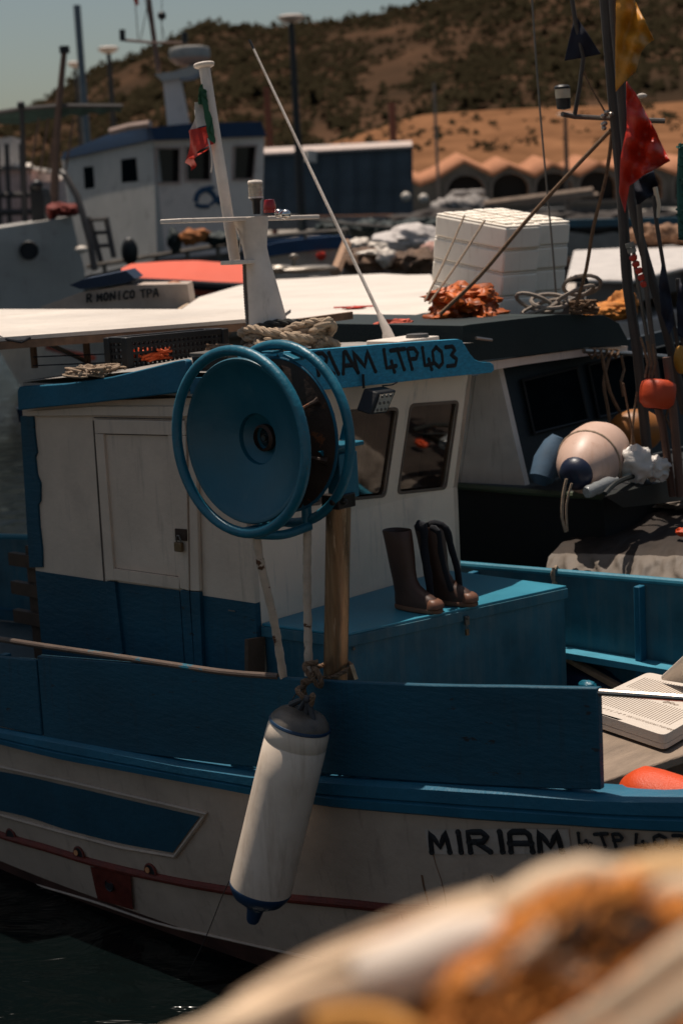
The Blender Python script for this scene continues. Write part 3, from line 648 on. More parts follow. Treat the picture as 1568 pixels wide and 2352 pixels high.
LT = [('M', 600, 640, 652, 606), ('I', 654, 668, 690, 676), ('R', 722, 748, 766, 730), ('I', 748, 762, 784, 770), ('A', 778, 804, 822, 788), ('M', 808, 846, 862, 822), ('L', 876, 902, 914, 886), ('T', 896, 928, 940, 908), ('P', 932, 958, 968, 942), ('L', 966, 984, 998, 974), ('0', 988, 1014, 1022, 996), ('3', 1020, 1046, 1054, 1026)]
for ch, tl, tr_, br, bl in LT:
    vt = lambda u: 812-(u-724)*.052; vb = lambda u: 862-(u-724)*.066
    q = bil([BU(bl, vb(bl), 0, XB+.001), BU(br, vb(br), 0, XB+.001), BU(tr_, vt(tr_), 0, XB+.001), BU(tl, vt(tl), 0, XB+.001)])
    g = MB('boat'); letter(g, ch, q, .0096, (1, 0, 0), .25); part('painted_letter', g, blackpaint, nb)
# floodlight on the board's underside
fd = [BU(u, v, 0, XB+.07) for u, v in [(850, 953), (888, 949), (911, 896), (868, 902)]]
bk = [p+np.array([-.055, -.028, .02]) for p in fd]
mb = MB('boat'); mb.hexa([*bk, *fd]); fl = part('floodlight', mb, blackplastic, cab, bevel=.006)
ff = bil(fd); nf = np.cross(fd[1]-fd[0], fd[3]-fd[0]); nf /= np.linalg.norm(nf); nf = nf if nf[0] > 0 else -nf
mb = MB('boat'); mb.prism([ff(*t)+nf*.001 for t in ((.14, .1), (.86, .1), (.86, .9), (.14, .9))], nf*.004); le = part('lamp_face', mb, reflector, fl)
mb = MB('boat')
for i in range(3):
    for j in range(3): mb.lathe([(0, .004), (.006, .003), (.007, 0)], ff(.27+.23*i, .2+.3*j)+nf*.005, nf, 10)
part('led', mb, dsteel, le)
mb = MB('boat'); mb.tube([bk[3]+np.array([0, 0, .0]), bk[3]+np.array([.0, .0, .06])], .006, 6); mb.tube([BU(878, 886, 0, XB+.02), BU(900, 884, 0, XB+.03), BU(912, 878, 0, XB)], .003, 5); part('lamp_bracket', mb, blackplastic, fl)
# ---------------------------------------------------------------- awning aft of the cabin
ZA = 2.605
A = [BU(u, v, 2, ZA) for u, v in [(-250, 792), (0, 775), (250, 757), (560, 733), (640, 729)]]
mb = MB('boat'); far = [(-1.95, 1.935, ZA), (-2.3, 1.94, ZA), (-6.4, 1.92, ZA), (-6.4, -.0, ZA)]
Aq = [np.array(p, float) for p in [(-3.2, -1.35+.9, ZA)]]; front = [A[1]+(A[1]-A[3])*.35]+A[1:]
mb.prism(front+[np.array(p) for p in far], (0, 0, -.018)); aw = part('awning', mb, awnwhite, boat)
mb = MB('boat'); fe = [front[0]-np.array([0, 0, .02])]+[p-np.array([0, 0, .02]) for p in A[1:]]+[BU(810, 716, 2, ZA-.01)]
for a, b_ in zip(fe, fe[1:]): mb.hexa([a+np.array([0, 0, -.036]), b_+np.array([0, 0, -.036]), b_+np.array([-.03, .02, -.036]), a+np.array([-.03, .02, -.036]), a, b_, b_+np.array([-.03, .02, 0]), a+np.array([-.03, .02, 0])])
part('awning_edge', mb, mat('brown_edge_batten', (.20, .115, .07), .7, var=.45, vs=14), aw)
for u, v0, v1 in ((75, 776, 882), (197, 770, 862)):
    p0 = BU(u, v0, 2, ZA-.04); z1 = 2.42; mb = MB('boat'); mb.tube([p0, (p0[0], p0[1], z1)], .018, 6); part('awning_post', mb, mat('brown_post_paint', (.16, .09, .055), .6, var=.4), aw)
mb = MB('boat'); p0 = BU(88, 778, 2, ZA-.03); p1 = BU(197, 830, 1, BU(197, 800, 2, ZA-.1)[1]); mb.tube([p0, p1], .011, 6); part('awning_brace', mb, steel, aw)
mb = MB('boat')
for dv in (0, 20): mb.tube([BU(76, 820+dv, 1, .4), BU(197, 815+dv, 1, .66), BU(280, 812+dv, 1, .8)], .003, 5)
mb.tube([BU(-20, 764, 1, .28), BU(10, 778, 1, .29), BU(50, 786, 1, .33), BU(70, 776, 1, .38)], .006, 6)
part('awning_cord', mb, blackcloth, aw)
for X, Y in ((-6.1, .3), (-6.1, 1.7)):
    mb = MB('boat'); mb.tube([(X, Y, ZA-.02), (X, Y, .2)], .018, 6)
    part('awning_post', mb, dsteel, aw)
mb = MB('boat')     # timber pallet stacked in the stern walkway
for i in range(3): mb.bb((-3.4, 1.1, .95+i*.16), (-2.5, 1.14, 1.02+i*.16))
for i in range(3): mb.bb((-3.3+i*.35, 1.145, .74), (-3.22+i*.35, 1.18, 1.38))
single('wooden_pallet', mb, woodedge, 'dark wooden pallet standing in the shaded stern left of the cabin', 'pallet')

# ---------------------------------------------------------------- net hauler on the near rail
ha = bpy.data.objects.new('net_hauler', None); COL.objects.link(ha); ha.parent = boat
HC = np.array([-.185, 0, 2.287]); YA = np.array([0, -1.0, 0])
def circ(y, r, n=64, zx=1.0, a0=0): return [HC+np.array([r*cos(a0+2*pi*i/n), y, zx*r*sin(a0+2*pi*i/n)]) for i in range(n)]
mb = MB('boat'); mb.tube(circ(-.172, .333), .0195, 14, closed=True); part('guard_ring', mb, blue_gloss, ha)
mb = MB('boat'); mb.tube(circ(.058, .333), .0185, 14, closed=True); part('guard_ring', mb, blue_gloss, ha)
for a in (-1.62,):
    mb = MB('boat'); mb.tube([HC+np.array([.333*cos(a), -.17, .333*sin(a)]), HC+np.array([.333*cos(a), .055, .333*sin(a)])], .016, 10)
    part('ring_spacer', mb, blue_gloss, ha)
# outer disc: raised lip, shallow dish, deep hub recess
def disc(prof): m_ = MB('boat'); m_.lathe(prof, HC, YA, 72, ux=(1, 0, 0)); return m_
dm = disc([(r_*1.055, h_) for r_, h_ in [(.0, -.02), (.05, -.02), (.084, .0), (.087, .070), (.090, .079), (.096, .081), (.180, .112), (.262, .140), (.268, .147), (.276, .153), (.285, .153), (.289, .146), (.287, .138), (.18, .098), (.09, .066), (.06, .03), (0, .03)]])
part('disc', dm, mat('blue_disc_enamel', (.005, .086, .128), .42, var=.28, vs=2.2, bump=.18, bs=25, spec=.5, streak=((.04, .11, .14), .3), chips=((.05, .03, .018), .70, 24)), ha, smooth=50)
mb = disc([(0, .048), (.010, .048), (.012, .040), (.021, .040), (.023, .032), (.036, .030), (.040, .006), (.074, .002), (.078, -.01)]); hb = part('hub', mb, mat('dark_hub_blue', (.004, .030, .042), .4, var=.5, vs=20, chips=((.02, .015, .01), .55, 25)), ha)  # hub floor coloured darker than the disc around it
mb = disc([(.015, .041), (.019, .044), (.019, .040), (.015, .038)]); part('hub_ring', mb, blackpaint, hb)
for k in range(5):
    a = 2*pi*k/5+.4; c = HC+np.array([.057*cos(a), -.003, .057*sin(a)]); g = MB('boat'); g.lathe([(0, .009), (.008, .009), (.009, 0)], c, YA, 6); part('bolt', g, blue_gloss, hb, smooth=20)
# inner rusty flange and blue rim
fm_ = disc([(.04, .03), (.06, .028), (.15, -.005), (.272, -.035), (.284, -.037), (.284, -.046), (.27, -.046), (.05, .0)]); part('flange', fm_, drumrust, ha, smooth=50)
mb = MB('boat'); mb.tube(circ(.040, .286), .006, 8, closed=True); part('flange_rim', mb, blue, ha)
mb = disc([(.04, .06), (.05, .05), (.05, .02), (.04, .0)]); part('drum_core', mb, drumrust, ha)
for k in range(7):
    a = 2*pi*k/7-.33; e = np.array([cos(a), 0, sin(a)])
    g = MB('boat'); P0 = HC+e*.255+np.array([0, .030, 0]); P1 = HC+e*.195+np.array([0, -.02, 0]); P2 = HC+e*.11+np.array([0, -.055, 0])
    g.tube([P0, P0*.8+P1*.2, P1, P2], [.016, .010, .007, .010], 8); part('grip_rib', g, drumrust, ha)
# tabs, motor bracket behind, clamp plate
for a in (1.25, 1.6):
    g = MB('boat'); e = np.array([cos(a), 0, sin(a)]); t_ = np.array([-sin(a), 0, cos(a)]); g.box(HC+e*.308+np.array([0, .035, 0]), (.030, .028, .005), (t_, (0, 1, 0), e)); part('tab', g, blue_gloss, ha, bevel=.002)
mb = MB('boat'); mb.lathe([(0, .14), (.07, .14), (.09, .10), (.10, .02), (.085, -.01)], HC+np.array([0, .07, 0]), (0, 1, 0), 28); part('motor_housing', mb, blue_gloss, ha)
PT = BU(777, 1146, 1, .10); PB = BU(770, 1562, 1, .10); dP = (PT-PB)/np.linalg.norm(PT-PB)
mb = MB('boat'); c = PT+np.array([0, 0, .085]); mb.box(c+np.array([0, .03, 0]), (.032, .05, .085)); mb.box(PT+np.array([.015, .02, .20]), (.045, .07, .008)); 
mb.prism([PT+np.array([.0, -.10, .19]), PT+np.array([0, .05, .19]), PT+np.array([0, .05, .06])], (.008, 0, 0)); mb.box(PT+np.array([-.08, .02, .15]), (.08, .02, .03)); mb.prism([PT+np.array([-.03, .06, .21]), PT+np.array([.045, .06, .21]), PT+np.array([.0, .06, .29])], (0, -.01, 0)); part('bracket', mb, blue_gloss, ha, bevel=.004)
mb = MB('boat'); mb.box(PT+np.array([0, .0, -.005]), (.043, .047, .026)); mb.lathe([(0, .012), (.012, .012), (.014, 0)], PT+np.array([.02, -.05, -.003]), YA, 6); mb.lathe([(0, .012), (.012, .012), (.014, 0)], PT+np.array([.045, -.02, -.003]), (1, 0, 0), 6); part('clamp', mb, mat('dark_oily_clamp', (.03, .022, .018), .4, metal=.5), ha, bevel=.004)
# pole: rounded square galvanised tube
def sqtube(mb, a, b_, h, n=5, rr=.018):
    ring = []
    for cx, cy, s0 in ((1, 1, 0), (-1, 1, pi/2), (-1, -1, pi), (1, -1, 3*pi/2)):
        for k in range(n): t = s0+pi/2*k/(n-1); ring.append((cx*(h-rr)+rr*cos(t), cy*(h-rr)+rr*sin(t)))
    N = len(ring); vs = []
    for p in (a, b_): vs += [(p[0]+x, p[1]+y, p[2]) for x, y in ring]
    mb.add(vs, [(k, (k+1) % N, N+(k+1) % N, N+k) for k in range(N)]+[tuple(range(N, 2*N)), tuple(reversed(range(N)))])
mb = MB('boat'); lo = PB-dP*.75; sqtube(mb, lo, PT-np.array([0, 0, .01]), .042, 7, .032); pol = part('post', mb, rust, ha)
mb = MB('boat'); mb.prism([BU(u, v, 1, .07) for u, v in [(800, 1530), (803, 1528), (814, 1562), (798, 1562)]], (0, .02, 0)); part('post_strap', mb, rust, ha)
# wrapped struts
def strut(px, name='strut'):
    P = resample([BU(u, v, 1, y) for u, v, y in px], .012); g = MB('boat')
    rs = [.0150+.0016*(1 if (i//3) % 2 else 0)+.0015*noise.noise(Vector((i*.35, px[0][0], 0))) for i in range(len(P))]
    g.tube(P, rs, 12); return part(name, g, wrap, ha)
strut([(588, 1226, -.14), (600, 1300, -.11), (629, 1425, -.05), (651, 1556, .014)])
strut([(706, 1212, .05), (705, 1330, .045), (707, 1450, .04), (709, 1552, .03)])
mb = MB('boat'); mb.tube([BU(703, 1150, 1, .055), BU(706, 1216, 1, .052)], .020, 12); part('strut_socket', mb, blue_gloss, ha)
mb = MB('boat'); mb.tube(resample([BU(585, 1228, 1, -.16), BU(650, 1228, 1, -.06), BU(712, 1208, 1, .05)], .02), .017, 10); part('ring_spacer', mb, blue_gloss, ha)

# ---------------------------------------------------------------- deck locker
q = [BU(590, 1430, 2, 1.40), BU(792, 1456, 2, 1.40), BU(1300, 1345, 2, 1.40), None]
q[3] = np.array([-.795, q[2][1]+.0, 1.40]); q[0] = np.array([-.795, q[0][1], 1.40]); cq = sum(q)/4
lk = root('deck_locker', 'blue painted deck locker with overhanging lid in front of the white cabin', 'locker', (cq[0], cq[1], .72), 'boat')
mb = MB('boat'); bq = [cq+(p-cq)*.985 for p in q]; bq[0][0] = bq[3][0] = -.792; mb.prism([p-np.array([0, 0, .012]) for p in bq], (0, 0, -.66)); part('locker_body', mb, blue_worn, lk, bevel=.004)
mb = MB('boat'); mb.prism([np.array(p) for p in q], (0, 0, -.012)); ld = part('lid', mb, mat('sunlit_locker_lid', (.035, .215, .30), .4, var=.15, vs=5, bump=.1, streak=((.06, .16, .2), .2)), lk, bevel=.003)  # lid colour lightened to include the sunlight falling on it
for a, b_ in ((q[0], q[1]), (q[1], q[2])):
    e = (b_-a)/np.linalg.norm(b_-a); nn = np.cross(e, [0, 0, 1]); mb = MB('boat'); m0 = (a+b_)/2+nn*.0025-np.array([0, 0, .034]); mb.box(m0, (np.linalg.norm(b_-a)/2+.002, .004, .022), (e, nn, (0, 0, 1))); part('lid_rim', mb, blue_worn, ld, bevel=.002)
Q1, Q2 = q[1], q[2]; e = (Q2-Q1)/np.linalg.norm(Q2-Q1); nn = np.cross(e, [0, 0, 1])
def LF(u, v, off=0): return BP(u, v, Q1+nn*off, nn)
c = LF(1070, 1425, .01); mb = MB('boat'); mb.box(c+nn*.004, (.011, .006, .020), (e, nn, (0, 0, 1))); mb.lathe([(0, .008), (.007, .008), (.009, 0)], c+np.array([0, 0, .012])+nn*.01, nn, 10); part('latch', mb, dsteel, lk, bevel=.002)
c = LF(1072, 1452, .02); plk = root('padlock', 'tiny brass padlock hanging from the latch on the front of the blue locker', 'padlock', c, 'boat')
mb = MB('boat'); mb.box(c, (.008, .006, .014), (e, nn, (0, 0, 1))); part('lock_body', mb, brass, plk, bevel=.002)
mb = MB('boat'); mb.tube([c+e*.006*cos(t)+np.array([0, 0, .012+.018*sin(t)]) for t in [pi*i/8 for i in range(9)]], .002, 6); part('shackle', mb, dsteel, plk)
mb = MB('boat'); mb.lathe([(0, .006), (.006, .006), (.008, 0)], LF(812, 1490, .003), nn, 10); part('rivet', mb, dsteel, lk)
# ---------------------------------------------------------------- boots
def boot(x, y, rz, label, tall=1.0):
    r = root('rubber_boot', label, 'boot', (x, y, 1.402), 'boat', rz, group='pair of boots on the locker lid')
    M = INFO[r.name]; MI = MBOAT.inverted() @ M
    def loft(sl, mbb, n=26, cap0=True, lean=0.0):
        vs = []
        for z, x0, x1, w_ in sl:
            for k in range(n):
                a = 2*pi*k/n; cx = (x0+x1)/2; hx = (x1-x0)/2; ca, sa = cos(a), sin(a)
                tape = 1-.12*max(0, -ca)*(hx > .09); px = cx+hx*(abs(ca)**.85)*(1 if ca > 0 else -1); py = w_*tape*(abs(sa)**.85)*(1 if sa > 0 else -1)
                zz = z*1.0; off = lean*z; p = MI @ Vector((px+off, py, zz)); vs.append(tuple(p))
        fs = [(i*n+k, i*n+(k+1) % n, (i+1)*n+(k+1) % n, (i+1)*n+k) for i in range(len(sl)-1) for k in range(n)]
        if cap0: fs.append(tuple(reversed(range(n))))
        fs.append(tuple(range((len(sl)-1)*n, len(sl)*n))) if cap0 == 2 else None; mbb.add(vs, fs)
    T = tall
    mb = MB('boat'); loft([(.018, -.062, .178, .042), (.035, -.061, .180, .043), (.052, -.059, .172, .041), (.068, -.057, .145, .038), (.085, -.056, .110, .036), (.105, -.055, .078, .036), (.13, -.055, .062, .039), (.17, -.057, .058, .044), (.22*T, -.060, .060, .048), (.28*T, -.065, .060, .051), (.335*T, -.072, .058, .053), (.340*T, -.070, .056, .051), (.33*T, -.067, .053, .048), (.20*T, -.055, .050, .043), (.12, -.04, .04, .03)], mb, lean=-.10); sh = part('shaft', mb, rubber, r, smooth=60)
    mb = MB('boat'); loft([(0, -.064, .182, .043), (.004, -.067, .188, .047), (.016, -.067, .188, .047), (.021, -.063, .182, .044)], mb, cap0=2); part('sole', mb, soleb, r)
    mb = MB('boat'); loft([(.0215, .120, .186, .040), (.036, .122, .187, .039), (.050, .125, .178, .034), (.058, .13, .165, .024)], mb, cap0=2); part('toe_cap', mb, mat('brown_toe_rubber', (.16, .07, .04), .45), r, smooth=60)
    return r
b1 = BU(936, 1398, 2, 1.402); boot(b1[0], b1[1], .0, 'tall brown rubber boot nearest the pole, left one of the pair on the blue locker')
b2 = BU(1010, 1384, 2, 1.402); boot(b2[0], b2[1], .12, 'brown rubber boot with a black sock looped over it, right one of the pair')
mb = MB('boat')
def ribbon(px, yy, w_=.02, th=.35):
    P = resample([BU(u, v, 1, y) for (u, v), y in zip(px, yy)], .02); mb.tube(P, [w_*(.8+.3*noise.noise(Vector((i*.4, w_*50, 0)))) for i in range(len(P))], 10, flat=((0, 1, 0), th+.3))
yb = b2[1]
ribbon([(985, 1208), (1004, 1203), (1024, 1215), (1036, 1260), (1050, 1310), (1054, 1352)], [yb-.01, yb-.03, yb-.02, yb, yb+.02, yb+.04], .021)
ribbon([(990, 1212), (1006, 1222), (1012, 1270), (1024, 1320), (1036, 1356)], [yb-.06, yb-.07, yb-.06, yb-.05, yb-.03], .017)
single('sock', mb, blackcloth, 'long black sock draped over the right brown boot', 'sock')
mb = MB('boat'); ribbon([(958, 1206), (972, 1212), (975, 1270), (984, 1330), (990, 1385)], [b1[1]+.06]*5, .026); single('sock', mb, blackcloth, 'long black sock hanging between the two brown boots', 'sock')

# ---------------------------------------------------------------- fender on the hull
f0 = BU(599, 2036, 1, -.26); f1 = BU(688, 1664, 1, -.165); ax = f1-f0; L = np.linalg.norm(ax); ax /= L; R_ = .1165
fn = root('boat_fender', 'long white cylindrical fender with navy ends hanging against the blue and white hull', 'fender', f0, 'boat')
mb = MB('boat'); mb.lathe([(R_, 0), (R_+.001, .02), (R_, L*.3), (R_, L*.7), (R_, L-.075), (R_-.0015, L-.073), (R_-.0015, L-.069), (R_, L-.067), (R_-.002, L-.02), (R_-.006, L)], f0, ax, 48); part('body', mb, fend, fn, smooth=60)
mb = MB('boat'); mb.lathe([(R_, -.0), (R_+.0015, -.006), (.110, -.026), (.094, -.050), (.066, -.068), (.040, -.078), (.031, -.10), (.024, -.140), (.018, -.150), (0, -.152)], f0, ax, 40); part('bottom_cap', mb, fendcap, fn, smooth=50)
mb = MB('boat'); mb.lathe([(R_-.0055, 0), (R_-.004, .004), (.104, .022), (.086, .042), (.055, .054), (0, .058)], f1, ax, 40); tc_ = part('top_cap', mb, mat('fender_cap_dusty', (.13, .11, .09), .42, var=.5, vs=9, chips=((.04, .045, .05), .56, 7)), fn, smooth=50)
eye = BU(705, 1606, 1, -.165); mb = MB('boat'); up = eye-f1; sdv = np.cross(up/np.linalg.norm(up), [0, -1, 0])
for k in (-1.1, -.35, .4, 1.0): mb.tube([f1+sdv*k*.058+up*.42, eye+sdv*k*.008], [.012, .009], 8)
mb.ell(eye, (.020, .016, .016)); part('fin', mb, mat('dusty_dark_fin', (.045, .045, .05), .5, var=.4), tc_)
mb = MB('boat'); mb.lathe([(R_-.004, -.004), (R_-.001, 0), (R_-.003, .008), (R_-.010, .010)], f1, ax, 40); part('blue_rim', mb, fendcap, tc_)
mb = MB('boat'); mb.lathe([(0, .004), (.008, .005), (.013, .008), (.016, .003), (.014, -.01)], f1+sdv*.042+ax*.050+np.array([0, -.032, 0]), ax-np.array([0, .5, 0]), 16); part('valve', mb, steel, tc_)
mb = MB('boat'); kn = BU(718, 1548, 1, -.02)
mb.rope([eye+np.array([.0, 0, -.01]), eye+np.array([-.035, -.01, .03]), kn+np.array([-.015, -.03, -.04]), kn, kn+np.array([.02, -.01, .03]), kn+np.array([.03, -.04, -.01]), kn+np.array([-.005, -.05, -.02]), kn+np.array([.005, -.04, -.10]), eye+np.array([.03, 0, .02]), eye+np.array([.02, 0, -.02])], .010)
mb.rope([kn+np.array([.01, 0, 0]), kn+np.array([.05, -.03, .03]), kn+np.array([.07, -.03, -.01]), kn+np.array([.05, -.02, -.035]), kn+np.array([.02, -.04, .01]), kn+np.array([-.01, -.03, .04]), kn+np.array([.03, 0, .05])], .010)
q_ = PB; mb.rope([kn+np.array([.03, -.02, .0]), q_+np.array([.0, -.055, .02]), q_+np.array([.05, -.05, .035]), q_+np.array([.06, .03, .055]), q_+np.array([-.04, .06, .06]), q_+np.array([-.055, -.02, .05]), kn+np.array([.01, -.01, .03])], .009)
single('fender_rope', mb, ropebrown, 'dirty brown rope knotted round the rusty post and tied to the white fender', 'rope')
mb = MB('boat'); mb.tube(resample([kn, BU(690, 1580, 1, -.05), BU(670, 1610, 1, -.08), BU(659, 1645, 1, -.10)], .02), .0022, 5); mb.tube(resample([BU(530, 2018, 1, -.17), BU(510, 2060, 1, -.12), BU(470, 2160, 1, -.05), BU(425, 2250, 1, .0), BU(405, 2290, 1, .05)], .05), .0022, 5)
single('thin_cord', mb, mat('dark_cord', (.03, .022, .018), .8), 'thin dark cord trailing from the fender down to the water', 'cord')

# ---------------------------------------------------------------- mast, lamps, antenna
YM = 1.1
def rpx(px): return px*.00196
ms_ = bpy.data.objects.new('mast', None); COL.objects.link(ms_); ms_.parent = boat
mb = MB('boat'); pr = [(576, 504, 40), (579, 520, 38), (582, 545, 32), (586, 572, 28), (591, 600, 29), (600, 650, 35), (609, 700, 40), (616, 745, 45), (624, 800, 50), (632, 850, 54)]
mb.tube([BU(u, v, 1, YM) for u, v, r in pr], [rpx(r) for u, v, r in pr], 28); part('mast_pedestal', mb, mastwhite, ms_, smooth=60)
mb = MB('boat'); mb.tube([BU(u, v, 1, YM) for u, v in [(469, 152), (523, 492), (540, 598)]], rpx(13), 16); part('mast_tube', mb, mastwhite, ms_)
c = BU(469, 151, 1, YM); mb = MB('boat'); mb.lathe([(0, .012), (rpx(23), .012), (rpx(25), .006), (rpx(23), -.004), (rpx(14), -.012)], c, (-.15, 0, 1), 24); part('mast_cap', mb, mastwhite, ms_)
Xm = BU(565, 500, 1, YM)[0]; a = BU(392, 508, 0, Xm); b_ = BU(710, 499, 0, Xm); e = (b_-a)/np.linalg.norm(b_-a)
mb = MB('boat'); c = (a+b_)/2; mb.box(c, (np.linalg.norm(b_-a)/2, .07, .0095), (e, (1, 0, 0), np.cross((1, 0, 0), e))); part('crossboard', mb, mastwhite, ms_, bevel=.004)
mb = MB('boat'); a2 = BU(520, 604, 0, Xm+.05); b2_ = BU(592, 600, 0, Xm+.05); mb.box((a2+b2_)/2, (np.linalg.norm(b2_-a2)/2, .04, .009), (e, (1, 0, 0), np.cross((1, 0, 0), e))); part('bracket', mb, mastwhite, ms_, bevel=.003)
mb = MB('boat'); mb.tube(resample([BU(536, 510, 1, YM-.06), BU(548, 530, 1, YM-.07), BU(552, 545, 1, YM-.07), BU(550, 580, 1, YM-.07)], .02), .004, 6); part('wire', mb, mastwhite, ms_)
mb = MB('boat'); P = resample([BU(562, 600, 1, YM-.05), BU(565, 680, 1, YM-.06), BU(572, 770, 1, YM-.06), BU(574, 800, 1, YM-.06)], .006); mb.tube(P, [rpx(6.5 if i % 2 else 5) for i in range(len(P))], 8); part('corrugated_hose', mb, dsteel, ms_)
c0 = BU(590, 492, 1, YM-.06); la = bpy.data.objects.new('all_round_lamp', None); COL.objects.link(la); la.parent = ms_
mb = MB('boat'); mb.tube([c0, c0+np.array([0, 0, .055]), c0+np.array([0, 0, .07])], [.016, .019, .030], 14); part('lamp_stem', mb, blackplastic, la)
mb = MB('boat'); mb.lathe([(.032, 0), (.033, .008), (.031, .010), (.033, .022), (.031, .024), (.033, .036), (.031, .038), (.032, .056)], c0+np.array([0, 0, .078]), (0, 0, 1), 24); part('lens', mb, clearlens, la)
mb = MB('boat'); mb.lathe([(0, .0), (.033, 0), (.034, .006), (.028, .014), (0, .016)], c0+np.array([0, 0, .135]), (0, 0, 1), 24); part('lamp_cap', mb, mastwhite, la)
mb = MB('boat'); mb.lathe([(0, 0), (.034, 0), (.033, .008)], c0+np.array([0, 0, .070]), (0, 0, 1), 24); part('lamp_base', mb, mastwhite, la)
c1 = BU(620, 489, 1, YM-.06); mb = MB('boat'); mb.lathe([(.028, 0), (.0285, .012), (.027, .014), (.0275, .028), (.024, .05), (.022, .058), (0, .060)], c1, (0, 0, 1), 24); part('red_lamp', mb, redlens, ms_)
mb = MB('boat'); mb.ell(BU(655, 492, 1, YM-.02), (.028, .022, .022)); mb.ell(BU(640, 490, 1, YM+.02), (.02, .02, .02)); part('chrome_horn', mb, mat('polished_chrome', (.7, .66, .62), .12, metal=1, var=.05, bump=0), ms_)
ab = BU(893, 770, 2, 2.51); at_ = BU(573, 92, 1, ab[1]); an = bpy.data.objects.new('whip_antenna', None); COL.objects.link(an); an.parent = boat
mb = MB('boat'); mb.tube([ab+(at_-ab)*.03, ab+(at_-ab)*.5, ab+(at_-ab)*.97], [.0092, .0072, .0055], 10); part('whip', mb, mastwhite, an)
mb = MB('boat'); mb.tube([ab+(at_-ab)*.968, at_], .0058, 8); part('tip', mb, blackplastic, an)
mb = MB('boat'); mb.tube([ab-np.array([0, 0, .03]), ab+(at_-ab)*.015, ab+(at_-ab)*.07], [.034, .022, .012], 14); part('base', mb, mastwhite, an)
mb = MB('boat'); c = BU(925, 783, 2, 2.49); mb.box(c, (.10, .14, .012)); part('antenna_plate', mb, mastwhite, an, bevel=.004)
mb = MB('boat'); mb.lathe([(0, .02), (.05, .018), (.055, .0)], BU(958, 776, 2, 2.50), (0, 0, 1), 20); part('gps_dome', mb, dsteel, an)
# Italian flag draped from the mast tube
fl_ = root('flag', 'small green white and red flag hanging limp from the slanted mast tube', 'flag', BU(462, 385, 1, YM-.05), 'boat')
def fpatch(q, m, name, nu=8, nv=8, amp=.02):
    g = MB('boat'); B_ = bil([BU(u, v, 1, YM-.06) for u, v in q])
    g.grid(lambda s, t: B_(s, t)+np.array([0, amp*sin(s*7+t*3), 0]), nu, nv); g.grid(lambda s, t: B_(s, t)+np.array([0, amp*sin(s*7+t*3)+.002, 0]), nu, nv); part(name, g, m, fl_)
fpatch([(450, 240), (470, 240), (469, 215), (464, 193)], green, 'green_band'); fpatch([(478, 288), (488, 330), (486, 300), (464, 200)], green, 'green_band')
fpatch([(433, 303), (479, 286), (468, 232), (450, 236)], fwhite, 'white_band'); fpatch([(424, 374), (486, 330), (479, 286), (433, 302)], redflag, 'red_band'); fpatch([(438, 392), (462, 350), (486, 330), (424, 374)], redflag, 'red_band'); 
mb = MB('boat'); mb.tube(resample([BU(478, 318, 1, YM-.07), BU(485, 350, 1, YM-.08), BU(487, 375, 1, YM-.08), BU(484, 396, 1, YM-.08)], .02), .004, 5); part('flag_tie', mb, fwhite, fl_)

# ---------------------------------------------------------------- things lying on the roof
c = BU(662, 806, 2, 2.49); mb = MB('boat'); P = []
for k in range(150):
    a = k*.21; rr = .155+.03*sin(k*.37)+.012*sin(k*1.1); P.append(c+np.array([rr*cos(a)*1.05-.01*k/75, rr*sin(a)*.95, .02+.085*k/150+.012*sin(k*.9)]))
P.append(c+np.array([-.30, .1, .02])); mb.rope(P, .019, n=7)
kc = BU(738, 785, 2, 2.53); mb.rope([kc+np.array([.05*sin(t*1.7), .05*cos(t*1.3), .06*sin(t*.9)+.03]) for t in [i*.45 for i in range(26)]], .019, n=7)
single('rope_coil', mb, mat('thick_tan_rope', (.42, .31, .215), .9, var=.25, vs=30, bump=.6, bs=160), 'thick tan twisted rope coiled on the cabin roof behind the blue name board', 'rope')
mb = MB('boat'); c = BU(612, 800, 2, 2.50); mb.rope([c+np.array([-.13, -.02, 0]), c+np.array([-.07, -.03, .07]), c+np.array([.02, 0, .105]), c+np.array([.10, .06, .11]), c+np.array([.2, .08, .10])], .019, n=7)
single('dark_rope_end', mb, mat('tarred_rope', (.035, .035, .032), .9, bump=.5), 'dark tarred rope length bent over the tan rope coil', 'rope')
def tangle(label, c, sx, sy, sz, r, m, seed, n=14, name='twine_tangle', cat='twine'):
    R = random.Random(seed); mb = MB('boat'); P = []
    for k in range(n*6): P.append(c+np.array([sx*R.uniform(-1, 1), sy*R.uniform(-1, 1), sz*R.uniform(0, 1)]))
    mb.tube(resample(P, r*5), r, 6); return single(name, mb, m, label, cat)
tangle('loose heap of thin tan twine on the roof left of the black crate', BU(215, 862, 2, 2.43), .12, .10, .045, .0055, rope, 4, 12)
tangle('small tan twine tangle beside the rope coil, on the dark tub', BU(520, 812, 2, 2.50), .12, .05, .04, .006, ropebrown, 8, 8)
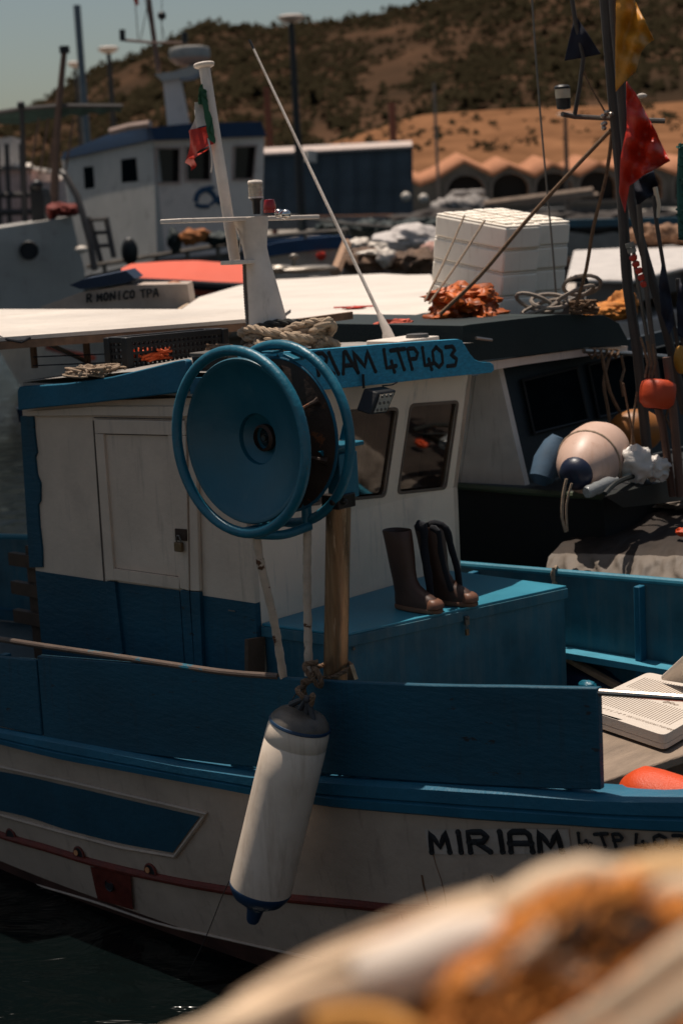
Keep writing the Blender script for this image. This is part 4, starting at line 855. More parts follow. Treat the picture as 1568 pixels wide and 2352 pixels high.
# black slatted crate
def crate(C, e1, e2, h, label, nm='slatted_crate'):
    cr = root(nm, label, 'crate', C, 'boat'); z = np.array([0, 0, 1.0]); L1, L2 = np.linalg.norm(e1), np.linalg.norm(e2); u1, u2 = e1/L1, e2/L2
    mb = MB('boat'); mb.box(C+(e1+e2)/2+z*.006, (L1/2, L2/2, .006), (u1, u2, z)); part('crate_base', mb, blackplastic, cr)
    for O_, e_, u_, other in ((C, e1, u1, u2), (C, e2, u2, u1), (C+e2, e1, u1, u2), (C+e1, e2, u2, u1)):
        g = MB('boat'); Le = np.linalg.norm(e_); n = int(Le/.022)
        for k in range(n+1): g.box(O_+u_*Le*k/n+z*h/2, (.0045, .004, h/2), (u_, other, z))
        for t in (.04, .3, .5, .7): g.box(O_+e_/2+z*h*t, (Le/2, .0052, .006), (u_, other, z))
        part('crate_side', g, blackplastic, cr)
        g = MB('boat'); g.box(O_+e_/2+z*(h-.012), (Le/2+.008, .010, .014), (u_, other, z)); part('crate_rim', g, blackplastic, cr, bevel=.003)
    for p in (C, C+e1, C+e2, C+e1+e2): g = MB('boat'); g.box(p+z*h/2, (.016, .016, h/2), (u1, u2, z)); part('corner_post', g, blackplastic, cr, bevel=.004)
    return cr
cC = BU(296, 850, 2, 2.44); cL = BU(229, 852, 2, 2.44); cR = BU(517, 827, 2, 2.44)
e2 = cR-cC; e1 = cL-cC; e1 = e1-e2/np.linalg.norm(e2)*(e1@e2/np.linalg.norm(e2))*.6
crate(cC, e1, e2, .145, 'black slatted plastic crate of orange netting on the roof beside the white mast')
tangle('bright orange netting lying inside the black slatted crate', cC+e1*.5+e2*.3+np.array([0, 0, .03]), .09, .08, .05, .006, mat('bright_orange_twine', (.75, .12, .03), .7), 21, 16, 'orange_netting', 'netting')
# dark tub at the roof edge
tb = root('plastic_tub', 'dark grey plastic tub at the roof edge behind the big blue wheel', 'tub', BU(480, 880, 1, .46), 'boat')
c = BU(482, 870, 1, .47); mb = MB('boat'); top = [BU(438, 818, 1, .44), BU(522, 812, 1, .44)]; bot = [BU(450, 880, 1, .45), BU(515, 875, 1, .45)]; dv = np.array([0, .13, 0])
mb.hexa([bot[0], bot[1], bot[1]+dv*.9, bot[0]+dv*.9, top[0], top[1], top[1]+dv, top[0]+dv]); part('tub_wall', mb, blackplastic, tb, bevel=.008)
mb = MB('boat'); mb.box((top[0]+top[1])/2+dv/2, (.105, .078, .008)); part('tub_rim', mb, mat('grey_rim_plastic', (.10, .085, .07), .6), tb, bevel=.004)
# ---------------------------------------------------------------- foredeck things
zc = 1.13
cq = [BU(u, v, 2, zc) for u, v in [(1318, 1622), (1524, 1690), (1700, 1588), (1487, 1543)]]
co = root('cooler_lid', 'white cooler lid with raised ruler lines lying flat on the grey hatch board', 'lid', sum(cq)/4-np.array([0, 0, .045]), 'boat')
cc = sum(cq)/4; rq = rounded(cq, .035, 6)
mb = MB('boat'); mb.prism([cc+(p-cc)*.99 for p in rq], (0, 0, -.036)); lt = part('lid_top', mb, cooler, co, bevel=.017)
mb = MB('boat'); mb.prism([cc+(p-cc)*.985-np.array([0, 0, .0375]) for p in rq], (0, 0, -.020)); part('lid_lip', mb, cooler, co, bevel=.003)
B_ = bil(cq); gm = mat('moulded_ruler_grey', (.34, .27, .21), .7)
mb = MB('boat')
for k in range(29):
    s_ = .08+.0295*k
    for t0, t1 in ((.17, .46), (.60, .86)): mb.tube([B_(s_, t0)+np.array([0, 0, .0004]), B_(s_, t1)+np.array([0, 0, .0004])], .0013, 4)
part('ruler_lines', mb, groove, lt)
ux = (cq[1]-cq[0])/np.linalg.norm(cq[1]-cq[0]); uy = np.cross([0, 0, 1], ux)
for k in range(20):
    o_ = B_(.085+.045*k, .10)+np.array([0, 0, .0006]); g = text_mb(str(k+1), lambda x, y: o_+ux*x+uy*y, .024, .2, frame='boat'); part('ruler_number', g, groove, lt)
o_ = B_(.56, .50)+np.array([0, 0, .0008]); g = text_mb('Igloo', lambda x, y: o_+(ux*x+uy*y), .038, .35, frame='boat'); part('raised_script', g, groove, lt)
mb = MB('boat'); q2 = [BU(1516, 1552, 2, 1.16), BU(1570, 1502, 2, 1.30), BU(1720, 1490, 2, 1.30), BU(1730, 1585, 2, 1.16)]; mb.prism(q2, (0, 0, -.02)); single('plastic_sheet', mb, cooler, 'plain white plastic sheet leaning behind the cooler lid at the right edge', 'plastic sheet', bevel=.006)
c = BU(1520, 1838, 1, .27); axb = np.array([.97, -.05, .02])
bu_ = root('orange_float', 'bright orange plastic float lying inside the low bow gunwale', 'float', c-np.array([0, 0, .1]), 'boat')
mb = MB('boat'); mb.lathe([(0, -.165), (.035, -.158), (.065, -.140), (.085, -.112), (.0965, -.090), (.098, -.086)], c, axb, 40); part('float_end', mb, orangebuoy, bu_, smooth=60)
mb = MB('boat'); mb.lathe([(.098, -.086), (.102, -.080), (.101, -.02), (.094, .06), (.08, .12), (.05, .17), (0, .19)], c, axb, 40); part('float_body', mb, orangebuoy, bu_, smooth=60)
mb = MB('boat'); a, b_ = BU(1296, 1508, 2, 1.00), BU(1432, 1584, 2, .90); e = (b_-a)/np.linalg.norm(b_-a); mb.box((a+b_)/2, (np.linalg.norm(b_-a)/2, .020, .013), (e, np.cross([0, 0, 1], e), (0, 0, 1))); single('plank', mb, wood, 'bare wooden batten slanting down beside the blue locker', 'plank', bevel=.003)
mb = MB('boat'); mb.ell(BU(1345, 1558, 2, .88), (.26, .14, .09), lump=.12, seed=2); single('navy_bag', mb, navy, 'shiny navy vinyl bag on the deck under the wooden batten', 'bag')
mb = MB('boat'); mb.ell(BU(1430, 1555, 2, .88), (.17, .10, .08), lump=.1, seed=5); single('navy_bag', mb, navy, 'smaller shiny navy vinyl bag on the deck by the far bulwark', 'bag')
mb = MB('boat'); mb.ell(BU(1348, 1573, 2, 1.0), (.045, .03, .02), lump=.2); single('blue_cleat', mb, blue_gloss, 'light blue cleat top showing just above the bulwark right of the locker', 'cleat')
mb = MB('boat'); c = BU(1279, 1310, 1, 1.99); mb.tube([c+np.array([.006*cos(t*3), .026*cos(t)-.01, .03*sin(t)-.01-.02*(sin(t) < 0)]) for t in [2*pi*i/20 for i in range(20)]], .007, 6, closed=True); mb.tube([c+np.array([0, -.03, .02]), c+np.array([.005, -.04, -.08])], .008, 6)
single('rail_lashing', mb, rope, 'short tan lashing tied round the far blue rail behind the locker', 'rope')

# ================================================================== NEIGHBOUR BOATS
def loft_boat(label, ps, pb, beam, z0, rise, hm, band, inner, name='moored_boat', cat='boat', group=None, band_h=.12, zk=-.15, flare=.75, deckz=None, blunt=.25):
    ps, pb = np.array(ps, float), np.array(pb, float); ps[2] = pb[2] = 0; d = pb-ps; Ln = np.linalg.norm(d); d /= Ln; s = np.array([-d[1], d[0], 0])
    r = root(name, label, cat, ps+d*Ln*.45, 'world', group=group); n = 28
    def hb(t): return beam/2*(1-max(0, t)**2.6)**.8*(1-blunt*max(0, .35-t)/.35)
    def zt(t): return z0+rise*t*t+.25*rise*max(0, .4-t)
    def skin(mb, prof):
        vs = []; k = len(prof(0))
        for i in range(n+1):
            t = i/n
            for y, z in prof(t): vs.append(ps+d*Ln*(t+(.05*(z/max(.1, z0)) if t > .8 else 0)*(t-.8)*5)+s*y+np.array([0, 0, z]))
        mb.add(vs, [(i*k+j, (i+1)*k+j, (i+1)*k+j+1, i*k+j+1) for i in range(n) for j in range(k-1)]+[tuple(range(k))])
    mb = MB(); skin(mb, lambda t: [(-hb(t), zt(t)-band_h), (-hb(t)*(.55+.45*flare), zt(t)*.45), (-hb(t)*flare*.8, zk), (hb(t)*flare*.8, zk), (hb(t)*(.55+.45*flare), zt(t)*.45), (hb(t), zt(t)-band_h)]); part('hull', mb, hm, r, smooth=60)
    for sg in (-1, 1):
        mb = MB(); skin(mb, lambda t: [(sg*(hb(t)-.04), zt(t)-band_h-.01), (sg*(hb(t)+.03), zt(t)-band_h), (sg*(hb(t)+.03), zt(t)), (sg*(hb(t)-.05), zt(t)), (sg*(hb(t)-.05), zt(t)-band_h)]); part('gunwale', mb, band, r)
    dz = deckz if deckz is not None else -.22
    mb = MB(); skin(mb, lambda t: [(-(hb(t)-.03), zt(t)+dz), (0, zt(t)+dz+.03), (hb(t)-.03, zt(t)+dz)]); part('deck', mb, inner, r)
    return r
# ---------------------------------------------------------------- dark boat beyond the far rail
db = root('dark_fishing_boat', 'dark green and black fishing boat with dark wheelhouse moored close behind, on the right', 'boat', (-1.8, 3.8, 0), 'boat')
mb = MB('boat')
def dprof(X): 
    c = max(0, X+.9)/3.2; y0 = 2.55+c*c*1.6; zt = 1.62+.05*c; return [(y0+.25, -.2), (y0+.05, .7), (y0, zt), (7.2-y0-.3, zt), (7.2-y0-.6, .7), (7.2-y0-.8, -.2)]
xs = [-3.1+i*.2 for i in range(14)]; vs = []
for X in xs: vs += [(X, y, z) for y, z in dprof(X)]
mb.add(vs, [(i*6+j, (i+1)*6+j, (i+1)*6+j+1, i*6+j+1) for i in range(len(xs)-1) for j in range(5)]+[tuple(range(6)), tuple(range((len(xs)-1)*6, len(xs)*6))]); part('hull', mb, darkhull, db, smooth=50)
mb = MB('boat'); mb.tube([(X, dprof(X)[2][0]-.005, dprof(X)[2][1]+.01) for X in xs], .018, 8); part('rubbing_rail', mb, mat('dull_green_rail', (.06, .08, .045), .6), db)
YW = 2.66
mb = MB('boat'); mb.prism([BU(u, v, 1, YW) for u, v in [(1092, 863), (1143, 846), (1205, 1115), (1057, 1108)]], (0, .04, 0)); mb.prism([BU(u, v, 1, YW) for u, v in [(960, 870), (1090, 864), (1056, 1108), (930, 1100)]], (0, .04, 0)); part('wheelhouse_side', mb, mat('dull_grey_panel', (.66, .62, .56), .7, var=.2, vs=3, streak=((.2, .18, .15), .4)), db)
XW = BU(1150, 850, 1, YW)[0]-.02
mb = MB('boat'); p = [BU(1150, 850, 1, YW+.03), BU(1209, 1114, 1, YW+.03)]; p2 = [BU(1440, 800, 0, XW), BU(1440, 1080, 0, XW)]
mb.prism([p[1], (p[1][0], 4.9, p[1][2]), (XW, 4.9, 2.33), p[0]], (-.04, 0, 0)); fwl = part('wheelhouse_front', mb, mat('dark_teal_screen', (.004, .012, .018), .6, var=.5, vs=2), db)
mb = MB('boat')
Bq = bil([p[1], (p[1][0], 4.9, p[1][2]), (XW, 4.9, 2.33), p[0]])
for s0, s1 in ((.06, .28), (.33, .58), (.63, .9)):
    g = MB('boat'); g.prism([Bq(s0, .42)+np.array([.006, 0, 0]), Bq(s1, .42)+np.array([.006, 0, 0]), Bq(s1, .88)+np.array([.006, 0, 0]), Bq(s0, .88)+np.array([.006, 0, 0])], (.012, 0, 0)); wn = part('window', g, mat('dusty_dark_glass', (.005, .008, .010), .8, var=.4, spec=.0, bump=0), fwl)
    g = MB('boat'); g.tube([Bq(s0, .42)+np.array([.02, 0, 0]), Bq(s1, .42)+np.array([.02, 0, 0]), Bq(s1, .88)+np.array([.02, 0, 0]), Bq(s0, .88)+np.array([.02, 0, 0])], .010, 5, closed=True); part('window_frame', g, mat('grey_seal', (.016, .02, .022), .7), wn)
XR = XW+.16
mb = MB('boat'); rp = [(1062, 748), (1080, 745), (1140, 738), (1280, 722), (1385, 724), (1420, 742), (1447, 792), (1350, 798), (1200, 818), (1100, 829), (1062, 820)]
mb.prism([BU(u, v, 0, XR) for u, v in rp], (-1.5, .1, .0)); part('wheelhouse_roof', mb, darkgreen, db, bevel=.02)
mb = MB('boat'); mb.prism([BU(u, v, 0, XR-.03) for u, v in [(1110, 832), (1200, 820), (1350, 800), (1440, 795), (1440, 812), (1350, 817), (1200, 838), (1120, 852)]], (-.04, 0, 0)); part('roof_trim', mb, trawlwhite, db)
mb = MB('boat'); mb.tube([BU(1092, 776, 0, XR+.03), BU(1128, 781, 0, XR+.03)], .008, 6); part('grab_rail', mb, steel, db)
mb = MB('boat'); mb.tube([BU(1340, 806, 0, XR+.05), BU(1440, 812, 0, XR+.05), BU(1530, 820, 0, XR+.05)], .014, 8); part('grab_rail', mb, steel, db)
mb = MB('boat')
for u in (1358, 1372, 1386, 1398, 1412): 
    c = BU(u, 812, 0, XR+.05); mb.tube([c+np.array([.02*cos(t), .012*sin(2*t), .024*sin(t)]) for t in [2*pi*i/10 for i in range(10)]], .006, 5, closed=True)
mb.tube(resample([BU(1400, 812, 0, XR+.05), BU(1385, 880, 0, XR+.06), BU(1398, 960, 0, XR+.08), BU(1400, 1050, 0, XR+.1)], .05), .010, 5); mb.tube(resample([BU(1380, 812, 0, XR+.05), BU(1400, 900, 0, XR+.08), BU(1430, 960, 0, XR+.1)], .05), .010, 5); mb.tube(resample([BU(1425, 815, 0, XR+.05), BU(1432, 850, 0, XR+.06), BU(1425, 875, 0, XR+.08), BU(1430, 910, 0, XR+.08)], .05), .008, 5)
single('rope_lashings', mb, ropebrown, 'ropes looped on the rail under the dark wheelhouse roof', 'rope')
# low bow platform with tarpaulin heap
mb = MB('boat'); mb.bb((-.35, 2.18, .0), (2.9, 4.2, 1.12)); part('bow_platform', mb, darkhull, db, bevel=.05)
rows = [[(1240, 1400, 2.16), (1900, 1440, 2.16)], [(1246, 1330, 2.18), (1900, 1350, 2.18)], [(1262, 1278, 2.30), (1900, 1290, 2.30)], [(1290, 1248, 2.42), (1900, 1262, 2.42)], [(1330, 1222, 2.7), (1900, 1230, 2.75)], [(1400, 1182, 3.0), (1900, 1180, 3.1)], [(1450, 1155, 3.3), (1900, 1130, 3.4)], [(1440, 1200, 3.7), (1900, 1180, 3.8)]]
R3 = [[BU(u, v, 1, y) for u, v, y in r] for r in rows]
def heap(s, t):
    k = t*(len(R3)-1); i = min(int(k), len(R3)-2); f_ = k-i; a = R3[i][0]*(1-f_)+R3[i+1][0]*f_; b_ = R3[i][1]*(1-f_)+R3[i+1][1]*f_
    p = a*(1-s)+b_*s; nn = noise.fractal(Vector((s*13, t*6, 1)), 1, 2, 4); w_ = abs(sin(s*30+t*5+nn*2))**4
    return p+np.array([.01*nn, -.02*nn*(t < .5), .012*nn+(.010*abs(sin(s*9-t*14))**8 if t > .45 else .0)])+(np.array([0, -.045*w_*(1-t/.45), 0]) if t < .45 else 0)
mb = MB('boat'); mb.grid(heap, 110, 60); nq = 109
mb.fm = [1 if (k//nq) < 19 else 0 for k in range(len(mb.f))]
single('tarpaulin_heap', mb, [tarp, tarppale], 'heap covered by dusty brown tarpaulin with pale pleated edge behind the far blue rail', 'tarpaulin', smooth=60)
mb = MB('boat')
for k, (u, v, w_) in enumerate([(1480, 1163, .16), (1530, 1152, .13), (1570, 1150, .12), (1445, 1172, .10), (1510, 1172, .14)]): mb.ell(BU(u, v, 1, 3.15), (w_, .13, .03), lump=.5, ls=2.5, seed=k)
single('cloth_scraps', mb, tarppale, 'pale crumpled cloth scraps lying on top of the brown tarpaulin', 'cloth')
mb = MB('boat'); mb.ell(BU(1566, 1222, 1, 2.55), (.035, .03, .02), lump=.4); single('orange_scrap', mb, orangebuoy, 'tiny bright orange scrap at the right edge of the brown tarpaulin', 'scrap')
# big pale fender, jug, bottle, bags on its gunwale
c0 = PY(1326, 1084, 8.3); c1 = PY(1412, 1006, 8.75); av = c1-c0; Lb = np.linalg.norm(av)
bf = root('round_fender', 'big pale pink balloon fender with navy end resting on the dark boat', 'fender', c0-np.array([0, 0, .1]))
mb = MB(); mb.lathe([(.082, -.02), (.10, .0), (.135, .06), (.158, .14), (.166, .22), (.160, .30), (.135, .37), (.09, .42), (.04, .44), (0, .445)], c0, av, 36); part('body', mb, mat('pale_pink_vinyl', (.62, .42, .33), .45, var=.08, bump=.03, streak=((.45, .25, .17), .4)), bf, smooth=70)
mb = MB(); mb.lathe([(0, -.085), (.03, -.083), (.058, -.07), (.078, -.045), (.084, -.02), (.08, .0)], c0, av, 28); part('end_cap', mb, mat('navy_fender_cap', (.010, .016, .04), .4, bump=.1), bf)
mb = MB(); ww = np.cross(av/Lb, [0, 0, 1]); w2 = np.cross(av/Lb, ww); mb.tube([c0+av/Lb*.15+(ww*cos(t)+w2*sin(t))*.163 for t in [2*pi*i/24 for i in range(24)]], .006, 5, closed=True); part('lashing', mb, rope, bf)
mb = MB(); mb.tube(resample([PY(1300, 1100, 8.2), PY(1292, 1140, 8.2), PY(1290, 1190, 8.2), PY(1298, 1222, 8.2)], .04), .008, 5); mb.tube(resample([PY(1312, 1110, 8.2), PY(1300, 1160, 8.2), PY(1302, 1220, 8.2)], .04), .006, 5)
single('hanging_rope', mb, rope, 'tan rope ends hanging below the navy end of the pink fender', 'rope')
mb = MB(); mb.tube([PY(1280, 1002, 8.7), PY(1272, 1020, 8.7), PY(1254, 1060, 8.65), PY(1242, 1100, 8.6), PY(1238, 1112, 8.6)], [.03, .055, .07, .065, .03], 14); single('blue_bundle', mb, bluebag, 'faded blue rolled bundle leaning left of the pink balloon fender', 'bundle')
b0, b1_ = PY(1345, 1132, 8.15), PY(1432, 1094, 8.3); mb = MB(); mb.lathe([(0, 0), (.026, .002), (.032, .02), (.029, .05), (.033, .07), (.029, .1), (.033, .13), (.031, .16), (.02, .185), (.011, .20), (.011, .215), (0, .216)], b0, b1_-b0, 18); single('plastic_bottle', mb, bottlemat, 'clear crumpled plastic bottle lying in front of the pink fender', 'bottle')
mb = MB(); mb.ell(PY(1462, 1068, 8.4), (.08, .06, .085), lump=.5, ls=2.4, seed=3, nu=30, nv=20); mb.ell(PY(1502, 1075, 8.45), (.07, .06, .055), lump=.5, ls=2.6, seed=9, nu=30, nv=20); single('plastic_bag', mb, plasticbag, 'crumpled white plastic bag between the pink fender and the cane poles', 'bag', smooth=60)
mb = MB(); mb.ell(PY(1458, 990, 9.3), (.15, .12, .12)); single('ochre_buoy', mb, mat('ochre_buoy_plastic', (.30, .11, .02), .5), 'dull ochre buoy half hidden behind the pink fender and poles', 'buoy')
mb = MB(); mb.tube(resample([PY(1388, 1134, 8.0), PY(1410, 1112, 8.1), PY(1440, 1098, 8.3), PY(1476, 1090, 8.5)], .05), .012, 6); mb.prism([PY(1388, 1140, 8.02), PY(1480, 1096, 8.52), PY(1560, 1096, 8.7), PY(1568, 1150, 8.7), PY(1430, 1166, 8.2)], (.02, .06, 0)); part('bow_bulwark', mb, mat('black_green_bulwark', (.010, .012, .010), .6), db)

# ---------------------------------------------------------------- foam box stack (8 boxes), lashing lines
def camv(x, up, dep): return RT*x+UP*up+FW*dep
DS = 9.7; k_ = DS/F
Fc = PY(1147, 737, DS)
ea = camv(-150, 64, 200)*k_; eb = camv(168, 33, 135)*k_; ec = camv(2, 208, -60)*k_
la, lb, lc = (np.linalg.norm(x) for x in (ea, eb, ec)); ua, ub, uc = ea/la, eb/lb, ec/lc
ub = ub-ua*(ub@ua); ub /= np.linalg.norm(ub); uc_ = np.cross(ua, ub); uc = uc_ if uc_[2] > 0 else -uc_
wb = lb/2; hb_ = lc/4
locs = []; names = ['bottom', 'second', 'third', 'top']
first = None
Rb = random.Random(5)
for col in (0, 1):
    for lv in range(4):
        o0 = Fc+ub*(wb*col+.004*col)+uc*(hb_*lv)+ua*(.05*col)+ua*Rb.uniform(-.008, .008)+ub*Rb.uniform(-.006, .006)*(1 if col else .6)
        lab = f"{names[lv]} white foam fish box in the {'right' if col else 'left'} column of the tied stack" if lv else f"lowest white foam fish box in the {'right' if col else 'left'} column of the tied stack"
        if first is None:
            first = root('foam_box', lab, 'foam box', o0, group='white foam fish boxes stacked on the dark boat')
            mb = MB(); mb.box(o0+ua*la/2+ub*wb/2+uc*hb_*.46, (la/2-.002, wb/2-.002, hb_*.455), (ua, ub, uc)); part('box_body', mb, foam, first, bevel=.012)
            mb = MB(); mb.box(o0+ua*la/2+ub*wb/2+uc*hb_*.955, (la/2-.006, wb/2-.006, hb_*.035), (ua, ub, uc)); lidp = part('box_lid', mb, foam, first, bevel=.008)
            mb = MB()
            for i in range(5): 
                for j in range(3): mb.box(o0+ua*la*(.14+.18*i)+ub*wb*(.2+.3*j)+uc*(hb_*.995+.004), (la*.07, wb*.11, .006), (ua, ub, uc))
            part('lid_ribs', mb, foam, lidp, bevel=.003)
            base0 = np.array(o0)
        else:
            c = copy_tree(first); c['label'] = lab; d_ = o0-base0; M = Matrix.Translation(Vector(d_)) @ INFO[first.name]; c.matrix_world = M; INFO[c.name] = M
def line(name, label, px, d, r, m, cat='rope', step=.08):
    dd = d if hasattr(d, '__len__') else [d]*len(px); mb = MB(); mb.tube(resample([PY(u, v, y) for (u, v), y in zip(px, dd)], step), r, 6); return single(name, mb, m, label, cat)
line('lashing_line', 'left thin tan line running down over the foam boxes to the orange oilskins', [(1066, 495), (1020, 600), (975, 692)], [9.6, 9.4, 9.2], .006, rope)
line('lashing_line', 'right thin tan line running down over the foam boxes to the orange oilskins', [(1113, 506), (1050, 605), (985, 697)], [9.55, 9.4, 9.2], .006, rope)
line('stay_rope', 'thick slanting stay rope from the pole bundle down across the foam boxes', [(1402, 298), (1310, 395), (1210, 505), (1100, 635), (1010, 722)], [8.8, 9.0, 9.1, 9.15, 9.15], .0105, ropebrown)
line('stay_rope', 'tan stay rope dropping from the pole bundle to the dark wheelhouse roof', [(1405, 300), (1392, 400), (1362, 520), (1345, 620), (1322, 700)], [8.8, 8.9, 9.0, 9.1, 9.2], .010, ropebrown)
line('stay_rope', 'thin rope from the black pennant down to the steel arm', [(1332, 150), (1358, 205), (1395, 268)], 8.8, .005, ropebrown)
line('wire_antenna', 'hair thin tall whip rising in front of the hillside above the foam boxes', [(1219, -30), (1234, 190), (1252, 400), (1268, 570), (1277, 690)], 9.5, .0055, dsteel, 'antenna')
# loops and clutter on the wheelhouse roof
mb = MB()
for k, (u, v) in enumerate([(1262, 705), (1240, 718), (1320, 690), (1336, 668), (1228, 708)]):
    c = PY(u, v, 9.35); mb.tube([c+camv(.10*cos(t), .045*sin(t+k)+.03, .06*sin(t)) for t in [2*pi*i/16 for i in range(16)]], .011, 6, closed=True)
single('rope_loops', mb, mat('pale_hawser', (.26, .21, .17), .8, bump=.3), 'pale hawser loops lying at the foot of the foam box stack', 'rope')
tangle2 = MB(); R_2 = random.Random(12); P = []
for k in range(90): c = PY(R_2.uniform(1305, 1375), R_2.uniform(690, 722), 9.3+R_2.uniform(-.1, .1)); P.append(c)
tangle2.tube(resample(P, .05), .008, 5); single('rope_tangle', tangle2, ropebrown, 'small brown rope tangle right of the foam boxes on the dark roof', 'rope')
mb = MB(); mb.tube(resample([PY(1308, 640, 9.6), PY(1345, 642, 9.6), PY(1348, 655, 9.6), PY(1340, 720, 9.5)], .05), .014, 8); single('steel_bracket', mb, blackplastic, 'black bent pipe bracket beside the foam boxes', 'bracket')
# orange oilskin heap
mb = MB(); R_2 = random.Random(2)
for k in range(17):
    u, v = R_2.uniform(990, 1118), R_2.uniform(668, 740); mb.ell(PY(u, v, 9.35+R_2.uniform(-.12, .12)), (R_2.uniform(.05, .12), R_2.uniform(.04, .09), R_2.uniform(.03, .07)), lump=.7, ls=2.2, seed=k, nu=24, nv=14)
mb.ell(PY(1068, 690, 9.5), (.17, .12, .09), lump=.5, ls=2.5, seed=33, nu=30, nv=18); mb.ell(PY(1048, 752, 9.25), (.035, .04, .09), lump=.5, seed=4)
single('oilskins', mb, orange, 'crumpled heap of orange oilskins beside the foam box stack', 'oilskins', smooth=60)
mb = MB(); mb.ell(PY(1115, 765, 9.3), (.09, .08, .07), lump=.2); mb.lathe([(0, .02), (.02, .02), (.022, 0)], PY(1093, 762, 9.2), (0, -1, 0), 12); single('black_lamp', mb, blackplastic, 'dark lamp hanging under the orange oilskins', 'lamp')

# ---------------------------------------------------------------- bundle of danbuoy poles with flags
def pole_(label, px, d, r, m=pole, name='cane_pole', grp='flag poles standing in the right hand bundle'):
    mb = MB(); dd = d if hasattr(d, '__len__') else [d]*len(px); P = resample([PY(u, v, y) for (u, v), y in zip(px, dd)], .12); mb.tube(P, [r*(1+.05*noise.noise(Vector((i*.6, px[0][0], 0)))) for i in range(len(P))], 10); return single(name, mb, m, label, 'pole', group=grp)
pole_('tallest dark pole of the right bundle, carrying the steel arm', [(1383, -60), (1393, 60), (1408, 240), (1425, 420), (1441, 664), (1462, 800), (1487, 1060)], 8.8, .027, mat('dark_mast_pole', (.055, .045, .038), .6, var=.3))
pole_('dark pole passing behind the yellow flag and carrying the red flag', [(1404, -60), (1412, 60), (1424, 190), (1436, 330), (1448, 459), (1482, 596), (1517, 715), (1547, 835), (1572, 950)], 8.7, .023, mat('dark_mast_pole', (.055, .045, .038)))
pole_('thin grey pole rising behind the string of red corks', [(1452, 560), (1459, 623), (1489, 800), (1496, 860)], 8.65, .010, dsteel)
pole_('thin pole just right of the red corks ending at the orange float', [(1466, 470), (1482, 650), (1506, 852), (1510, 880)], 8.6, .013)
pole_('thick reddish cane below the orange float, the left one', [(1508, 930), (1520, 975), (1544, 1140)], 8.5, .020, mat('reddish_cane', (.12, .06, .04), .6))
pole_('thick reddish cane below the orange float, at the right edge', [(1530, 820), (1544, 937), (1562, 1140)], 8.45, .022, mat('reddish_cane', (.12, .06, .04)))
pole_('dark cane leaning from the navy flag to the rolled black flags', [(1500, 450), (1505, 500), (1523, 613), (1551, 770), (1566, 860)], 8.6, .010, mat('dark_mast_pole', (.055, .045, .038)))
pole_('dark cane at the very right edge beside the green net', [(1556, 640), (1570, 800), (1580, 1000)], 8.6, .014, mat('dark_mast_pole', (.055, .045, .038)))
def flagmesh(label, px, m, d, name='pennant', amp=.05, th=.0):
    from mathutils.geometry import tessellate_polygon as tp
    xs = [p[0] for p in px]; ys = [p[1] for p in px]
    # dense triangulated sheet with real folds, two faces a few millimetres apart
    import bmesh
    b = bmesh.new(); vv = [b.verts.new((x, -y, 0)) for x, y in px]; b.faces.new(vv); bmesh.ops.triangulate(b, faces=b.faces[:])
    bmesh.ops.subdivide_edges(b, edges=b.edges[:], cuts=9, use_grid_fill=True); b.verts.ensure_lookup_table()
    vs = []
    for v in b.verts:
        x, y = v.co.x, -v.co.y; f1 = (x-min(xs))/(max(xs)-min(xs)+1); dd = amp*(sin(x*.10+y*.035)+.6*sin(y*.11-x*.06)+.4*noise.noise(Vector((x*.05, y*.05, 0))))*min(1, f1*2)
        vs.append(PY(x, y, d+dd))
    fs = [tuple(q.index for q in f.verts) for f in b.faces]; b.free()
    mb = MB(); mb.add(vs, fs); o = single(name, mb, m, label, 'flag', smooth=180); sm = o.modifiers.new('cloth', 'SOLIDIFY'); sm.thickness = .003; return o
flagmesh('ochre yellow flag at the top of the pole bundle', [(1415, -40), (1446, -20), (1476, 40), (1501, 91), (1479, 107), (1470, 121), (1458, 164), (1444, 176), (1413, 211), (1412, 120)], ochre, 8.6, 'signal_flag')
flagmesh('red triangular flag hanging below the yellow one', [(1438, 186), (1456, 211), (1495, 283), (1537, 369), (1520, 380), (1477, 402), (1444, 427), (1434, 489), (1421, 440), (1424, 361), (1438, 293)], redflag, 8.55, 'signal_flag')
flagmesh('navy flag corner showing under the red flag', [(1448, 418), (1500, 392), (1512, 435), (1464, 472)], navyflag, 8.75, 'signal_flag')
flagmesh('black triangular pennant above the clear lantern', [(1320, 33), (1350, 80), (1379, 124), (1336, 133), (1295, 140), (1306, 90)], navyflag, 8.8, 'signal_flag', .01)
for lab, px in (('rolled black flag hanging right of the red corks', [(1519, 600), (1512, 660), (1517, 720), (1536, 770), (1548, 745), (1540, 680), (1526, 620)]), ('rolled black flag at the right edge under the navy flag', [(1560, 640), (1552, 700), (1556, 770), (1575, 780), (1580, 700)])):
    flagmesh(lab, px, navyflag, 8.5, 'rolled_flag', .03)
st_ = root('lantern_arm', 'steel arm with clear round lantern clamped to the tallest dark pole', 'lantern', PY(1400, 300, 8.8))
mb = MB(); mb.tube([PY(1290, 262, 8.75), PY(1318, 268, 8.8), PY(1404, 272, 8.8)], .012, 8); mb.tube([PY(1440, 275, 8.9), PY(1525, 278, 8.9)], .013, 8); part('arm', mb, dsteel, st_)
mb = MB(); mb.tube(resample([PY(1318, 268, 8.8), PY(1330, 200, 8.8), PY(1338, 136, 8.8), PY(1322, 60, 8.8), PY(1308, -30, 8.8)], .1), .011, 8); part('upright', mb, mat('dark_mast_pole', (.055, .045, .038)), st_)
c = PY(1294, 250, 8.75); mb = MB(); mb.lathe([(0, -.005), (.034, 0), (.036, .045), (.038, .05)], c, (-.05, 0, 1), 20); part('lantern_base', mb, blackplastic, st_)
